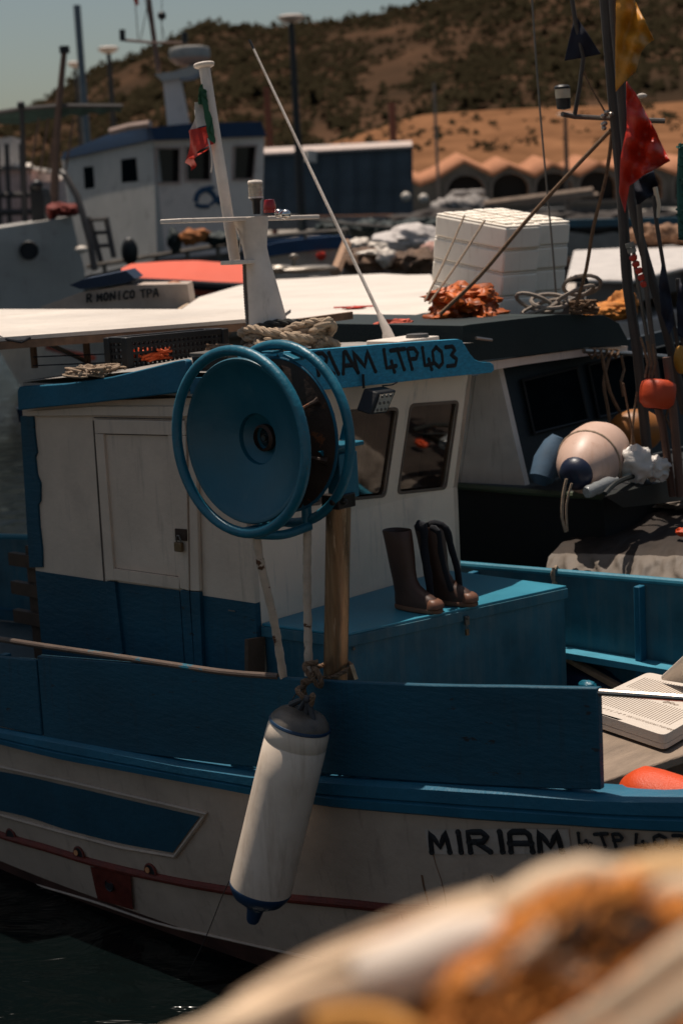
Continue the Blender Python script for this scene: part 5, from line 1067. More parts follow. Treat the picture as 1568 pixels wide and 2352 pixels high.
mb = MB(); mb.lathe([(.037, .05), (.038, .07), (.037, .095)], c, (-.05, 0, 1), 20); part('lantern_lens', mb, clearlens, st_)
mb = MB(); mb.lathe([(.040, .095), (.040, .105), (.03, .114), (0, .118)], c, (-.05, 0, 1), 20); part('lantern_cap', mb, blackplastic, st_)
mb = MB()
for k in range(7): mb.ell(PY(1392+R_2.uniform(-8, 14), 262+R_2.uniform(-6, 34), 8.75), (.014, .014, .012), nu=8, nv=6)
part('clamp', mb, steel, st_)
mb = MB(); mb.ell(PY(1473, 220, 9.2), (.026, .012, .013), nu=14, nv=8); single('gull_shaped_lamp', mb, awnwhite, 'small white oval lamp right of the red flag top', 'lamp')
mb = MB(); 
for k in range(2): mb.tube([PY(1444+k*4, 558+k*12, 8.6), PY(1447+k*4, 568+k*12, 8.6)], .022, 12)
single('pale_cork', mb, mat('grey_cork', (.25, .23, .19), .8), 'pale grey cork on top of the red cork string', 'cork')
for k in range(5):
    mb = MB(); u, v = 1451+k*6, 586+k*15; mb.tube([PY(u, v, 8.6), PY(u+1.5, v+4, 8.6), PY(u+5, v+12, 8.6)], [.014, .022-.001*k, .015], 12)
    single('red_cork', mb, mat('red_cork_plastic', (.5, .035, .015), .5), ('topmost', 'second', 'middle', 'fourth', 'lowest')[k]+' red cork threaded on the line between the poles', 'cork', group='red corks on the pole bundle')
of = PY(1509, 905, 8.45); mb = MB(); mb.lathe([(.03, -.072), (.06, -.068), (.083, -.045), (.088, -.01), (.088, .03), (.082, .055), (.06, .068), (.02, .070)], of, camv(.1, 1, 0), 28)
single('orange_pole_float', mb, mat('deep_orange_foam', (.50, .055, .012), .55, var=.1), 'round orange float threaded on the pole bundle at right', 'float', smooth=60)
mb = MB(); mb.ell(PY(1562, 826, 8.5), (.035, .035, .07)); single('yellow_float', mb, mat('yellow_float_foam', (.42, .19, .02), .5), 'yellow ochre float at the right edge above the orange one', 'float')
mb = MB(); g = random.Random(3); P = [PY(g.uniform(1552, 1585), 330+k*2.6, 8.4+g.uniform(-.05, .05)) for k in range(86)]; mb.tube(resample(P, .06), .006, 5); mb.tube(resample([PY(1566, 330, 8.4), PY(1562, 420, 8.4), PY(1566, 545, 8.4)], .1), .02, 8); single('green_net', mb, netgreen, 'bunched green net hanging at the right edge beside the red flag', 'net')
mb = MB()
for k in range(3): mb.tube(resample([PY(1470+k*14, 775+k*8, 8.5), PY(1478+k*10, 800, 8.5), PY(1486+k*9, 835, 8.5), PY(1480+k*8, 868, 8.5)], .05), .007, 5)
for px in ([(1462, 900), (1455, 950), (1448, 1040)], [(1430, 880), (1452, 1000), (1460, 1040)], [(1536, 930), (1528, 960), (1540, 985)]): mb.tube(resample([PY(u, v, 8.5) for u, v in px], .05), .006, 5)
single('pole_lashings', mb, ropebrown, 'brown rope ends hanging round the pole bundle above the white bag', 'rope')
mb = MB(); mb.tube([PY(1503, 430, 8.6), PY(1511, 470, 8.6), PY(1508, 500, 8.6)], .012, 8); single('pole_hook', mb, steel, 'pale hook at the head of the leaning cane below the navy flag', 'hook')

# ---------------------------------------------------------------- white canopy boat beyond
cb = loft_boat('small white boat under the large bright flat canopy beyond the mast', PZ(900, 720, .9)*[1, 1, 0]+np.array([-.2, 1, 0]), np.array([-1.6, 17.5, 0]), 2.3, .95, .3, hullwhite, blue, deckgrey, 'canopy_boat')
ZC = 2.5; cp = [(405, 716), (455, 682), (545, 656), (640, 641), (720, 634), (800, 632), (880, 628), (940, 631), (992, 630), (1003, 665), (1000, 700), (985, 716), (940, 728), (850, 740), (740, 743), (620, 742), (520, 738)]
cpt = [PZ(u, v, ZC) for u, v in cp]; mb = MB(); mb.prism(cpt, (0, 0, -.04)); cn = part('canopy', mb, mat('bright_canvas', (.64, .575, .51), .8, var=.12, vs=1.6, bump=.5, bs=3, spec=.1, streak=((.48, .41, .35), .3)), cb, bevel=.015)
mb = MB(); ed = [p-np.array([0, 0, .03]) for p in cpt[9:]+cpt[:3]]; mb.tube(resample(ed, .10), .018, 7); Pq = resample(ed, .16)
for k, p in enumerate(Pq): mb.tube([p+np.array([.02*cos(t), .01, .03*sin(t)-.02]) for t in [2*pi*i/8 for i in range(8)]], .008, 5, closed=True)
part('canopy_lacing', mb, ropegrey, cn)
for u, v in ((665, 752), (830, 748), (985, 730), (500, 690), (900, 640)):
    p = PZ(u, v, ZC-.04); mb = MB(); mb.tube([p, (p[0], p[1], .8)], .018, 8); part('canopy_post', mb, dsteel, cn)
mb = MB(); R_2 = random.Random(8)
for k in range(7): mb.ell(PY(R_2.uniform(700, 960), R_2.uniform(772, 800), R_2.uniform(9.2, 10.5)), (R_2.uniform(.1, .25), .2, R_2.uniform(.04, .10)), lump=.5, seed=k)
single('net_bundle', mb, woodedge, 'dim brown bundles stowed in the shade under the bright canopy', 'net')
mb = MB(); mb.ell(PY(905, 745, 9.0), (.10, .03, .025), lump=.5); mb.ell(PY(925, 742, 9.0), (.05, .03, .02), lump=.5, seed=3); single('red_rag', mb, redcov, 'orange red rag hanging from the near edge of the bright canopy', 'rag')
mb = MB(); c = PZ(812, 706, ZC+.01); mb.ell(c, (.07, .06, .008), lump=.5); mb.tube([c+np.array([-.12, .02, .004]), c+np.array([.12, -.03, .004])], .005, 5); single('red_scrap', mb, redflag, 'small red scrap lying on the bright white canopy', 'scrap')
# ---------------------------------------------------------------- white boat with red stripe under the awning
wb_ = loft_boat('white speedboat with red stripe seen low under the grey brown awning posts', (1.0, 39.5, 0), (-6.0, 33.5, 0), 3.2, .80, .25, mastwhite, white_bounce, awnwhite, 'speedboat', deckz=-.02)
mb = MB(); a_ = PZ(110, 798, .98); b2 = PZ(215, 822, .92); mb.tube([a_, (a_+b2)/2+np.array([0, -.1, 0]), b2], .05, 8); part('red_stripe', mb, redcov, wb_)
mb = MB(); mb.bb((-2.6, 34.4, .7), (-.2, 37.0, 1.35)); part('cuddy', mb, awnwhite, wb_, bevel=.15)
# ---------------------------------------------------------------- coral red covered dinghy
rc = loft_boat('small dinghy under a smooth coral red cover, left of the white mast', tuple(PZ(620, 650, 1.7)), tuple(PZ(272, 622, 1.7)), 3.0, 1.25, .1, hullwhite, blackpaint, deckgrey, 'covered_dinghy', flare=.6, blunt=.6)
def cover(s, t):
    u = 279+s*(575-279); c_top = interp([(279, 617, 0), (300, 606, 0), (380, 600, 0), (450, 598, 0), (490, 601, 0), (575, 607, 0)], 1)(u); c_bot = interp([(279, 624, 0), (300, 640, 0), (400, 646, 0), (480, 652, 0), (575, 656, 0)], 1)(u)
    d0 = 17.2; v = c_bot+(c_top-c_bot)*t; return PY(u, v, d0+t*2.2+.1*noise.noise(Vector((s*9, t*3, 0))))
mb = MB(); mb.grid(cover, 40, 12); mb.grid(lambda s, t: cover(s, 0)+np.array([0, .02+t*.3, -.14*t*(1-.6*(s < .1))]), 40, 4); part('cover', mb, redcov, rc, smooth=120)
mb = MB(); mb.tube(resample([PY(285, 636, 17.1), PY(310, 648, 17.0), PY(400, 652, 17.0), PY(500, 658, 17.0), PY(560, 660, 17.0)], .2), .045, 8); part('cover_hem', mb, blackcloth, rc)
# ---------------------------------------------------------------- lettered boat
lt_ = loft_boat('white boat with black hull lettering and dark blue gunwale, just above the long awning', (1.2, 13.8, 0), tuple(PY(80, 690, 13.2)), 1.9, 1.52, .22, mat('warm_white_hull', (.46, .36, .29), .6, streak=((.3, .22, .16), .3)), mat('deep_navy_gunwale', (.006, .020, .05), .6), deckgrey, 'lettered_boat', band_h=.10)
A0, A1 = np.array([-1.75, 12.55, 0]), np.array([-1.0, 12.55, 0])
mb = MB()
TXT = 'R MONICO TPA'; u0, u1 = 200, 368
tw = [.7 if ch != ' ' else .4 for ch in TXT]; tt = sum(tw); x = 0
ldist = 12.62
for ch, wd in zip(TXT, tw):
    if ch != ' ':
        def cell(s, t, x=x, wd=wd): return PY(u0+(u1-u0)*(x+s*wd*.7)/tt, 694-14*((x+s*wd)/tt)*1.0-18*t+(0), ldist)
        letter(mb, ch, cell, .0065, (0, 1, 0), .4)
    x += wd
part('hull_lettering', mb, blackpaint, lt_)
mb = MB(); mb.prism([PY(u, v, ldist+.02) for u, v in [(95, 704), (185, 672), (290, 655), (430, 652), (440, 712), (95, 712)]], (0, .5, 0)); part('bow_side', mb, mat('warm_white_hull', (.46, .36, .29)), lt_)
mb = MB(); mb.prism([PY(u, v, ldist-.02) for u, v in [(160, 655), (190, 642), (290, 622), (310, 640), (290, 650), (185, 664)]], (0, .6, 0)); part('bow_band', mb, mat('deep_navy_gunwale', (.006, .020, .05)), lt_)
mb = MB(); mb.ell(PY(402, 676, 12.9), (.10, .08, .10)); single('rusty_buoy', mb, mat('rust_orange_buoy', (.36, .13, .05), .6), 'dull orange buoy hanging beside the black hull lettering', 'buoy')
# ---------------------------------------------------------------- white boat with blue gunwale (middle)
mbt = loft_boat('white boat with broad blue gunwale and red mark right of the white mast', tuple(PZ(250, 640, 1.2)*[1, 1, 0]+np.array([0, 3, 0])), tuple(PZ(800, 596, 1.2)), 3.4, 2.0, .25, mat('warm_white_hull', (.46, .36, .29)), mat('strong_blue_gunwale', (.008, .045, .12), .6), deckgrey, 'blue_gunwale_boat', band_h=.35)
mb = MB(); mb.prism([PY(u, v, 21.8) for u, v in [(560, 575), (640, 556), (720, 546), (792, 540), (800, 568), (700, 577), (600, 592), (560, 600)]], (0, .3, 0)); part('wide_gunwale', mb, mat('strong_blue_gunwale', (.008, .045, .12)), mbt)
mb = MB(); mb.prism([PY(u, v, 21.85) for u, v in [(560, 600), (600, 592), (700, 577), (800, 568), (785, 640), (600, 640)]], (0, .3, 0)); part('bow_side', mb, mat('warm_white_hull', (.46, .36, .29)), mbt)
mb = MB(); mb.ell(PY(737, 588, 21.7), (.06, .03, .05), lump=.3); part('red_mark', mb, redflag, mbt)
mb = MB(); mb.tube(resample([PY(560, 560, 21.6), PY(600, 545, 21.6), PY(700, 535, 21.6), PY(800, 528, 21.6)], .3), .03, 6); mb.tube([PY(700, 535, 21.6), PY(702, 548, 21.6)], .03, 6); mb.tube([PY(790, 528, 21.6), PY(790, 545, 21.6)], .03, 6); part('guard_rail', mb, dsteel, mbt)
mb = MB(); mb.tube([PY(676, 588, 16), PY(674, 612, 16)], .02, 6); mb.ell(PY(675, 590, 16), (.05, .03, .03)); mb.ell(PY(700, 618, 16), (.30, .15, .035), lump=.2); mb.ell(PY(640, 618, 16), (.15, .1, .04), lump=.3); single('grey_anchor', mb, dsteel, 'grey anchor and chain heap on the far edge of the bright canopy', 'anchor')
mb = MB(); mb.tube([PY(795, 560, 20), PY(770, 625, 18)], .06, 6); single('gangplank', mb, wood, 'pale spar leaning beside the white boat with red mark', 'spar')
# ---------------------------------------------------------------- heaps and tarps in the middle distance
hb2 = loft_boat('brown working boat heaped with nets left of the foam boxes', tuple(PZ(1320, 640, 1.0)*[1, 1, 0]), tuple(PZ(790, 625, 1.0)*[1, 1, 0]), 2.6, 1.45, .3, mat('brown_wood_hull', (.13, .08, .055), .8), woodedge, woodedge, 'net_boat')
R_2 = random.Random(17)
def heapob(label, cs, m, name, cat):
    mb = MB()
    for k, (u, v, d, rx, ry, rz) in enumerate(cs): mb.ell(PY(u, v, d), (rx, ry, rz), lump=.45, ls=2.2, seed=k+u, nu=24, nv=14)
    return single(name, mb, m, label, cat, smooth=70)
heapob('pale grey tarpaulin heaped left of the foam boxes', [(905, 560, 22, .32, .3, .14), (950, 545, 22, .30, .3, .15), (985, 560, 22, .2, .3, .14)], mat('pale_grey_tarp', (.50, .45, .42), .7, bump=.3, bs=6), 'grey_tarpaulin', 'tarpaulin')
heapob('pinkish cloth heap just left of the foam boxes', [(990, 575, 20, .12, .2, .09)], mat('pinkish_cloth', (.45, .25, .20), .8), 'pink_cloth', 'cloth')
heapob('brown net heap below the pale grey tarpaulin', [(850, 602, 19, .3, .3, .12), (920, 600, 19, .28, .3, .1), (965, 600, 18.5, .2, .3, .14), (830, 585, 19.5, .2, .3, .08)], mat('brown_net_heap', (.14, .085, .055), .9, var=.5, vs=6, bump=.5), 'brown_nets', 'net')
heapob('small white sheet over the brown nets', [(885, 592, 18.6, .10, .1, .10), (860, 580, 18.8, .2, .1, .03)], cooler, 'white_sheet', 'cloth')
heapob('cream cloth bundle left of the grey tarpaulin', [(822, 560, 21, .14, .2, .07), (860, 566, 21, .15, .2, .05)], cooler, 'cream_bundle', 'cloth')
heapob('dark lumpy gear on the quay edge below the container', [(760+k*28, 522+R_2.uniform(-6, 6), 40, .35, .3, .16) for k in range(9)], darkgreen, 'dark_gear', 'gear')
# long guard rail beyond
mb = MB(); mb.tube(resample([PY(640, 492, 30), PY(800, 515, 30), PY(1000, 530, 30)], 1), .035, 6)
for u, v in ((690, 500), (800, 515), (900, 522)): mb.tube([PY(u, v, 30), PY(u+2, v+28, 30)], .03, 6)
single('guard_rail', mb, dsteel, 'thin metal guard rail crossing behind the blue gunwale boat', 'railing')
# ---------------------------------------------------------------- white motor boat at right
wr = root('white_motorboat', 'white motorboat with flat bright roof behind the pole bundle at right', 'boat', PZ(1450, 700, 0)*[1, 1, 0])
D0 = 14.0
top = [PY(1318, 571, 18), PY(1900, 545, 18), PY(1900, 628, 14), PY(1568, 612, 14), PY(1440, 637, 13.4), (PY(1305, 632, 14))]
zt_ = 2.42; top = [PZ(u, v, zt_) for u, v in [(1316, 575), (1900, 545), (1900, 600), (1568, 612), (1450, 640), (1300, 636)]]
mb = MB(); mb.prism(top, (0, 0, -.05)); part('roof', mb, mat('bright_white_roof', (.55, .50, .46), .6), wr, bevel=.02)
cen = sum(top)/len(top); mb = MB(); mb.prism([cen+(p-cen)*.93-np.array([0, 0, .05]) for p in top], (0, 0, -.16)); part('window_band', mb, mat('dim_grey_band', (.10, .095, .09), .4), wr)
mb = MB(); mb.prism([PZ(u, v, 2.15) for u, v in [(1300, 650), (1900, 620), (1900, 690), (1460, 668), (1440, 688), (1340, 690), (1296, 668)]], (0, 0, -.12)); mb.prism([cen+(p-cen)*.9-np.array([0, 0, .38]) for p in top], (0, 0, -1.9)); part('hull', mb, mat('warm_white_gelcoat', (.55, .48, .42), .5), wr, bevel=.02)
mb = MB(); mb.prism([PZ(u, v, 2.17) for u, v in [(1332, 668), (1448, 664), (1446, 674), (1336, 680)]], (0, 0, .07)); part('seat', mb, darkglass, wr, bevel=.02)
heapob('orange brown net pile behind the steel bracket at right', [(1400, 712, 11.5, .14, .2, .06), (1430, 700, 11.5, .1, .1, .09), (1380, 720, 11.2, .1, .1, .05)], netorange, 'net_pile', 'net')
heapob('golden brown net pile at the right edge above the white roof', [(1480+k*22, 540+R_2.uniform(-8, 10), 22, .2, .2, .12) for k in range(6)], mat('golden_brown_net', (.26, .14, .08), .9, var=.5, vs=5), 'net_pile', 'net')
mb = MB(); mb.prism([PY(u, v, 24) for u, v in [(1300, 505), (1600, 498), (1600, 516), (1300, 522)]], (0, .5, 0)); single('blue_edge', mb, mat('teal_blue_paint', (.02, .07, .10), .6), 'dull teal boat edge behind the foam boxes at right', 'boat edge')

# ================================================================== TRAWLER AND FAR THINGS
tr = root('trawler', 'large white fishing trawler with navy blue roofed wheelhouse and radar at upper left', 'boat', (-4.5, 36, 0))
def facade(mb, px, d0, d1, u0, u1, vec):   # polygon on a vertical wall whose depth runs d0..d1 between u0..u1
    pts = [PY(u, v, d0+(d1-d0)*(u-u0)/(u1-u0)) for u, v in px]; mb.prism(pts, vec); return pts
SD = (38.0, 34.0, 141, 352); FD = (34.0, 35.2, 352, 608)
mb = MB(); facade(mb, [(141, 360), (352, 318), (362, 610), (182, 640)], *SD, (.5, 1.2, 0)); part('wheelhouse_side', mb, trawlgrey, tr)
wfr = MB(); fpx = [(352, 318), (606, 308), (600, 590), (362, 610)]
def fw(px): return [PY(u, v, 34.0+1.2*(u-352)/256) for u, v in px]
wins = [[(361, 418), (411, 418), (412, 342), (361, 342)], [(430, 413), (482, 413), (482, 340), (428, 340)], [(538, 411), (580, 410), (587, 336), (540, 338)]]
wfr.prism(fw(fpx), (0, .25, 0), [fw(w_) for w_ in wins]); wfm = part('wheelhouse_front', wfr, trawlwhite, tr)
for w_ in wins:
    cx = sum(p[0] for p in w_)/4; cy = sum(p[1] for p in w_)/4
    g = MB(); o1 = fw([(cx+(u-cx)*1.2, cy+(v-cy)*1.12) for u, v in w_]); g.prism([p-np.array([0, .04, 0]) for p in o1], (0, .05, 0), [[p-np.array([0, .04, 0]) for p in fw(w_)]]); wf_ = part('window_frame', g, mat('pinkish_frame', (.42, .30, .25), .6), wfm)
    g = MB(); g.prism([p+np.array([0, .12, 0]) for p in fw(w_)], (0, .03, 0)); part('pane', g, darkglass, wf_)
for w_ in ([(195, 434), (230, 430), (226, 380), (192, 384)], [(278, 420), (316, 416), (312, 362), (275, 367)]):
    g = MB(); pts = [PY(u, v, 37.9-4*(u-141)/211) for u, v in w_]; g.prism(pts, (.0, .06, 0)); part('window', g, mat('dusty_dark_glass', (.008, .014, .018), .5), tr)
mb = MB(); px = [(141, 366), (146, 350), (255, 306), (348, 292), (354, 320)]; facade(mb, px, 37.8, 33.8, 141, 354, (1.2, 3.6, 0)); part('roof_band', mb, navypaint, tr)
mb = MB(); px = [(345, 293), (430, 284), (600, 279), (612, 312), (354, 322)]; mb.prism([PY(u, v, 33.8+1.3*(u-345)/265) for u, v in px], (-.4, 4.0, 0)); part('roof_band', mb, navypaint, tr)
mb = MB(); mb.tube([PY(255, 302, 34.5), PY(300, 290, 34.2), PY(345, 284, 34)], .07, 6); part('roof_rail', mb, mat('pinkish_frame', (.42, .30, .25)), tr)
mb = MB()       # leaping dolphin emblem on the wheelhouse
def em(px, rs): mb.tube(resample([PY(u, v, 34+1.2*(u-352)/256-.03) for u, v in px], .04), rs if not hasattr(rs, '__len__') else list(np.interp(np.linspace(0, 1, len(resample([PY(u, v, 34) for u, v in px], .04))), np.linspace(0, 1, len(rs)), rs)), 8, flat=((0, 1, 0), .2))
em([(449, 463), (455, 445), (472, 435), (488, 444), (496, 458), (506, 466)], .055); em([(468, 438), (478, 430), (492, 431)], .03); em([(484, 470), (497, 458), (505, 452)], .03); em([(450, 470), (462, 474), (480, 474)], .04)
part('dolphin_emblem', mb, mat('emblem_navy', (.02, .06, .12), .6), wfm)
# deck, rails, hull below
mb = MB(); mb.prism([PY(u, v, 33.5) for u, v in [(165, 640), (362, 596), (620, 578), (640, 720), (150, 760)]], (.0, 5, 0)); part('hull', mb, mat('grey_blue_hull', (.09, .095, .10), .7, bump=0), tr)
mb = MB(); mb.tube([PY(200, 612, 33), PY(290, 598, 33), PY(400, 580, 33), PY(560, 556, 33)], .05, 6); mb.tube([PY(205, 635, 33), PY(300, 620, 33), PY(400, 603, 33), PY(560, 580, 33)], .05, 6)
for u, v in ((240, 606), (300, 596), (360, 587), (430, 575), (500, 565)): mb.tube([PY(u, v, 33), PY(u+2, v+30, 33)], .045, 6)
part('guard_rail', mb, dsteel, tr)
mb = MB(); mb.ell(PY(298, 578, 32.8), (.16, .1, .26)); part('round_reel', mb, blackplastic, tr)
heapob('orange and brown gear on the trawler side deck below the dolphin', [(440, 545, 32.5, .2, .2, .14), (462, 540, 32.5, .16, .2, .12)], mat('dull_orange_gear', (.36, .12, .03), .8), 'orange_gear', 'gear')
heapob('dark gear bundled beside the orange gear on the trawler deck', [(400, 552, 32.6, .12, .2, .22), (500, 548, 32.6, .3, .2, .12), (540, 555, 32.6, .2, .2, .12)], darkgreen, 'dark_gear', 'gear')
# stern block of the same fleet: grey steel bulwark with porthole
gs = root('grey_workboat', 'shaded grey steel workboat hull with round porthole at the left edge', 'boat', PY(80, 760, 28)*[1, 1, 0])
mb = MB(); hp = [PY(u, v, 28+(u-0)*.006) for u, v in [(-250, 560), (-80, 535), (40, 516), (166, 497), (180, 560), (196, 622), (190, 700), (170, 740), (-250, 790)]]; mb.prism(hp, (-1.0, 3.5, 0)); part('hull', mb, trawlgrey, gs, bevel=.03)
mb = MB(); c = PY(68, 575, 28.2); mb.lathe([(0, -.02), (.09, -.02), (.13, -.05), (.14, 0)], c, (0, -1, 0), 24); mb2 = MB(); mb2.lathe([(0, .03), (.125, .03), (.14, .05), (.155, .03), (.155, 0)], c, (0, -1, 0), 24); part('porthole', mb2, blackpaint, gs)
mb = MB(); mb.tube(resample([PY(142, 395, 28.5), PY(150, 402, 28.4), (PY(178, 450, 28.3)), PY(190, 490, 28.2), PY(208, 560, 28.1), PY(218, 620, 28)], .3), .055, 8); mb.tube([PY(205, 500, 28.4), PY(232, 600, 28.2)], .05, 6); mb.tube([PY(244, 500, 28.4), PY(262, 590, 28.2)], .05, 6)
for v in (505, 535, 565): mb.tube([PY(207+(v-500)*.25, v, 28.3), PY(246+(v-500)*.2, v-2, 28.3)], .035, 6)
part('boarding_ladder', mb, mat('dark_rail_paint', (.06, .05, .045), .6), gs)
mb = MB(); mb.ell(PY(188, 573, 28), (.10, .1, .06)); part('rail_lamp', mb, cooler, gs)
heapob('dark red and orange gear on the grey workboat deck', [(135, 480, 29, .18, .3, .10), (160, 482, 29, .18, .3, .10), (120, 487, 29, .08, .2, .14)], mat('dark_red_gear', (.16, .02, .012), .8), 'red_gear', 'gear')
mb = MB(); mb.prism([PY(u, v, 29.5) for u, v in [(68, 425), (95, 432), (102, 455), (104, 505), (75, 512)]], (0, .8, 0)); mb.ell(PY(86, 425, 29.5), (.10, .1, .09)); single('black_winch', mb, blackplastic, 'black winch block on the deck of the grey workboat', 'winch')
# pale house on a boat at far left
ph = root('pale_deckhouse', 'small pale deckhouse with white roof edge at the far left', 'deckhouse', PY(20, 520, 46)*[1, 1, 0])
mb = MB(); mb.prism([PY(u, v, 46) for u, v in [(-120, 392), (72, 386), (75, 530), (-120, 540)]], (0, 3, 0)); part('wall', mb, mat('pinkish_wall', (.55, .40, .35), .8), ph)
mb = MB(); mb.prism([PY(u, v, 45.9) for u, v in [(-120, 388), (74, 382), (78, 390), (-120, 396)]], (0, 3.2, 0)); mb.prism([PY(-120, 380, 49.5), PY(74, 374, 49.5), PY(78, 384, 45.9), PY(-120, 390, 45.9)], (0, 0, -.05)); mb.prism([PY(u, v, 47) for u, v in [(78, 400), (120, 396), (142, 410), (140, 420), (85, 418)]], (0, 1.4, 0)); part('roof', mb, awnwhite, ph)
mb = MB(); mb.prism([PY(u, v, 46.5) for u, v in [(-5, 318), (27, 314), (32, 380), (-3, 382)]], (0, 1.5, 0)); part('chimney', mb, mat('pale_stack', (.42, .40, .38), .7), ph)
mb = MB(); mb.prism([PY(u, v, 45) for u, v in [(80, 420), (140, 415), (142, 500), (80, 510)]], (0, 2, 0)); part('lower_wall', mb, mat('pinkish_wall', (.55, .40, .35)), ph)
mb = MB()
for u in (0, 22, 55): mb.tube([PY(u-6, 330, 44), PY(u+2, 530, 44)], .06, 6)
for v in (448, 488): mb.tube([PY(-20, v, 44), PY(120, v-3, 44)], .09, 6)
single('deck_railing', mb, mat('dark_rail_paint', (.06, .05, .045)), 'dark posts and rails in front of the pale deckhouse', 'railing')
# trawler mast, radar and funnel
mb = MB(); mb.prism([PY(u, v, 35.5) for u, v in [(374, 182), (412, 178), (432, 285), (385, 290)]], (0, .5, 0)); part('funnel', mb, trawlwhite, tr)
mb = MB(); mb.prism([PY(u, v, 35.4) for u, v in [(355, 170), (400, 164), (440, 150), (480, 152), (440, 176), (372, 186)]], (0, .8, 0)); part('mast_platform', mb, trawlgrey, tr)
ra = PY(438, 148, 35.6); mb = MB(); mb.lathe([(.0, 0), (.28, .0), (.34, .05), (.39, .09), (.40, .12)], ra, (-.05, 0, 1), 28); part('radar_base', mb, mat('salmon_radar', (.50, .30, .22), .6), tr)
mb = MB(); mb.lathe([(.40, .12), (.41, .16), (.41, .27), (.39, .32), (.3, .34), (0, .35)], ra, (-.05, 0, 1), 28); part('radome', mb, mat('radome_grey', (.34, .32, .29), .6), tr)
mb = MB(); mb.tube([PY(338, -30, 35.8), PY(350, 60, 35.7), PY(365, 165, 35.6)], .055, 8); part('mast', mb, mat('brown_mast', (.20, .12, .09), .7), tr)
mb = MB(); mb.tube([PY(283, 92, 35.5), PY(350, 98, 35.5), PY(424, 98, 35.5)], .03, 6); part('crosstree', mb, mat('brown_mast', (.20, .12, .09)), tr)
for u, v in ((282, 80), (425, 86)): mb = MB(); mb.tube([PY(u, v+14, 35.5), PY(u-1, v-12, 35.5)], .06, 8); part('floodlight', mb, blackplastic, tr)
mb = MB(); mb.ell(PY(372, 36, 35.7), (.085, .085, .085)); part('ball_shape', mb, blackplastic, tr)
mb = MB(); 
for a, b_ in (((372, -20), (372, 98)), ((368, 36), (380, 98)), ((330, -20), (362, 150)), ((345, -20), (322, 98)), ((310, -10), (318, 98))): mb.tube([PY(*a, 35.7), PY(*b_, 35.6)], .009, 4)
part('rigging', mb, dsteel, tr)
mb = MB(); mb.prism([PY(u, v, 35.6) for u, v in [(303, -12), (318, -4), (319, 10), (312, 14)]], (0, .01, 0)); single('red_pennant', mb, redflag, 'tiny red pennant at the very top beside the trawler mast', 'flag')
# leaning rusty mast, green net awning frame
rm = root('derrick', 'leaning rusty derrick mast with green net spread on its frame at left', 'derrick', PY(130, 520, 31)*[1, 1, 0])
mb = MB(); mb.tube([PY(148, 118, 31), PY(136, 240, 31), PY(128, 360, 31), PY(124, 500, 31)], [.05, .06, .07, .08], 8); part('mast', mb, mat('rusty_mast', (.17, .10, .07), .8), rm)
mb = MB(); mb.tube([PY(149, 122, 31), PY(148, 106, 31)], .09, 8); part('mast_head', mb, blackplastic, rm)
mb = MB(); mb.tube([PY(-60, 268, 31), PY(50, 250, 31), PY(140, 243, 31), PY(282, 244, 31)], .045, 6); mb.tube([PY(50, 238, 31), PY(56, 400, 31), PY(60, 520, 31)], .045, 6); part('frame', mb, mat('dark_rail_paint', (.06, .05, .045)), rm)
mb = MB(); mb.ell(PY(49, 241, 31), (.07, .07, .07)); part('lamp', mb, blackplastic, rm)
mb = MB(); mb.grid(lambda s, t: PY(-60+s*200, 262-s*18+t*(30-22*abs(s-.55)), 31+t*.8), 16, 6); mb.grid(lambda s, t: PY(128+s*150, 244+t*(22-14*s)+4*sin(s*20), 31+t*.3), 16, 5); nt_ = part('net_cover', mb, mat('dusty_green_net', (.05, .10, .085), .8, var=.4), rm, smooth=180); sm = nt_.modifiers.new('t', 'SOLIDIFY'); sm.thickness = .03
mb = MB()
for u in (70, 92, 110, 150): mb.tube([PY(u+20, 270, 31), PY(u, 400, 31)], .018, 5)
part('rigging', mb, mat('rusty_mast', (.17, .10, .07)), rm)
# container trailer
ct = root('cargo_container', 'long dark blue container with pale roof edge on the far quay', 'container', PY(770, 520, 96)*[1, 1, 0]+np.array([0, 0, 1.7]))
mb = MB(); mb.prism([PY(u, v, 96) for u, v in [(597, 352), (946, 334), (948, 492), (598, 498)]], (0, 2.6, 0)); part('box_side', mb, contblue, ct)
mb = MB(); mb.prism([PY(596, 340, 100.5), PY(945, 323, 100.5), PY(946, 335, 95.8), PY(597, 353, 95.8)], (0, 0, -.12)); part('roof_edge', mb, mat('pinkish_white_edge', (.50, .40, .35), .8), ct)
mb = MB()
for k in range(9): u = 600+k*43; mb.prism([PY(u, 354-k*2.2, 95.9), PY(u+3, 354-k*2.2, 95.9), PY(u+4, 494, 95.9), PY(u+1, 494, 95.9)], (0, .1, 0))
part('side_rib', mb, contblue, ct)
mb = MB(); mb.prism([PY(u, v, 95) for u, v in [(560, 500), (1010, 492), (1012, 522), (560, 530)]], (0, .6, 0)); single('quay_parapet', mb, mat('pale_parapet', (.30, .25, .22), .9, var=.3), 'pale concrete parapet on the quay below the dark blue container', 'wall')
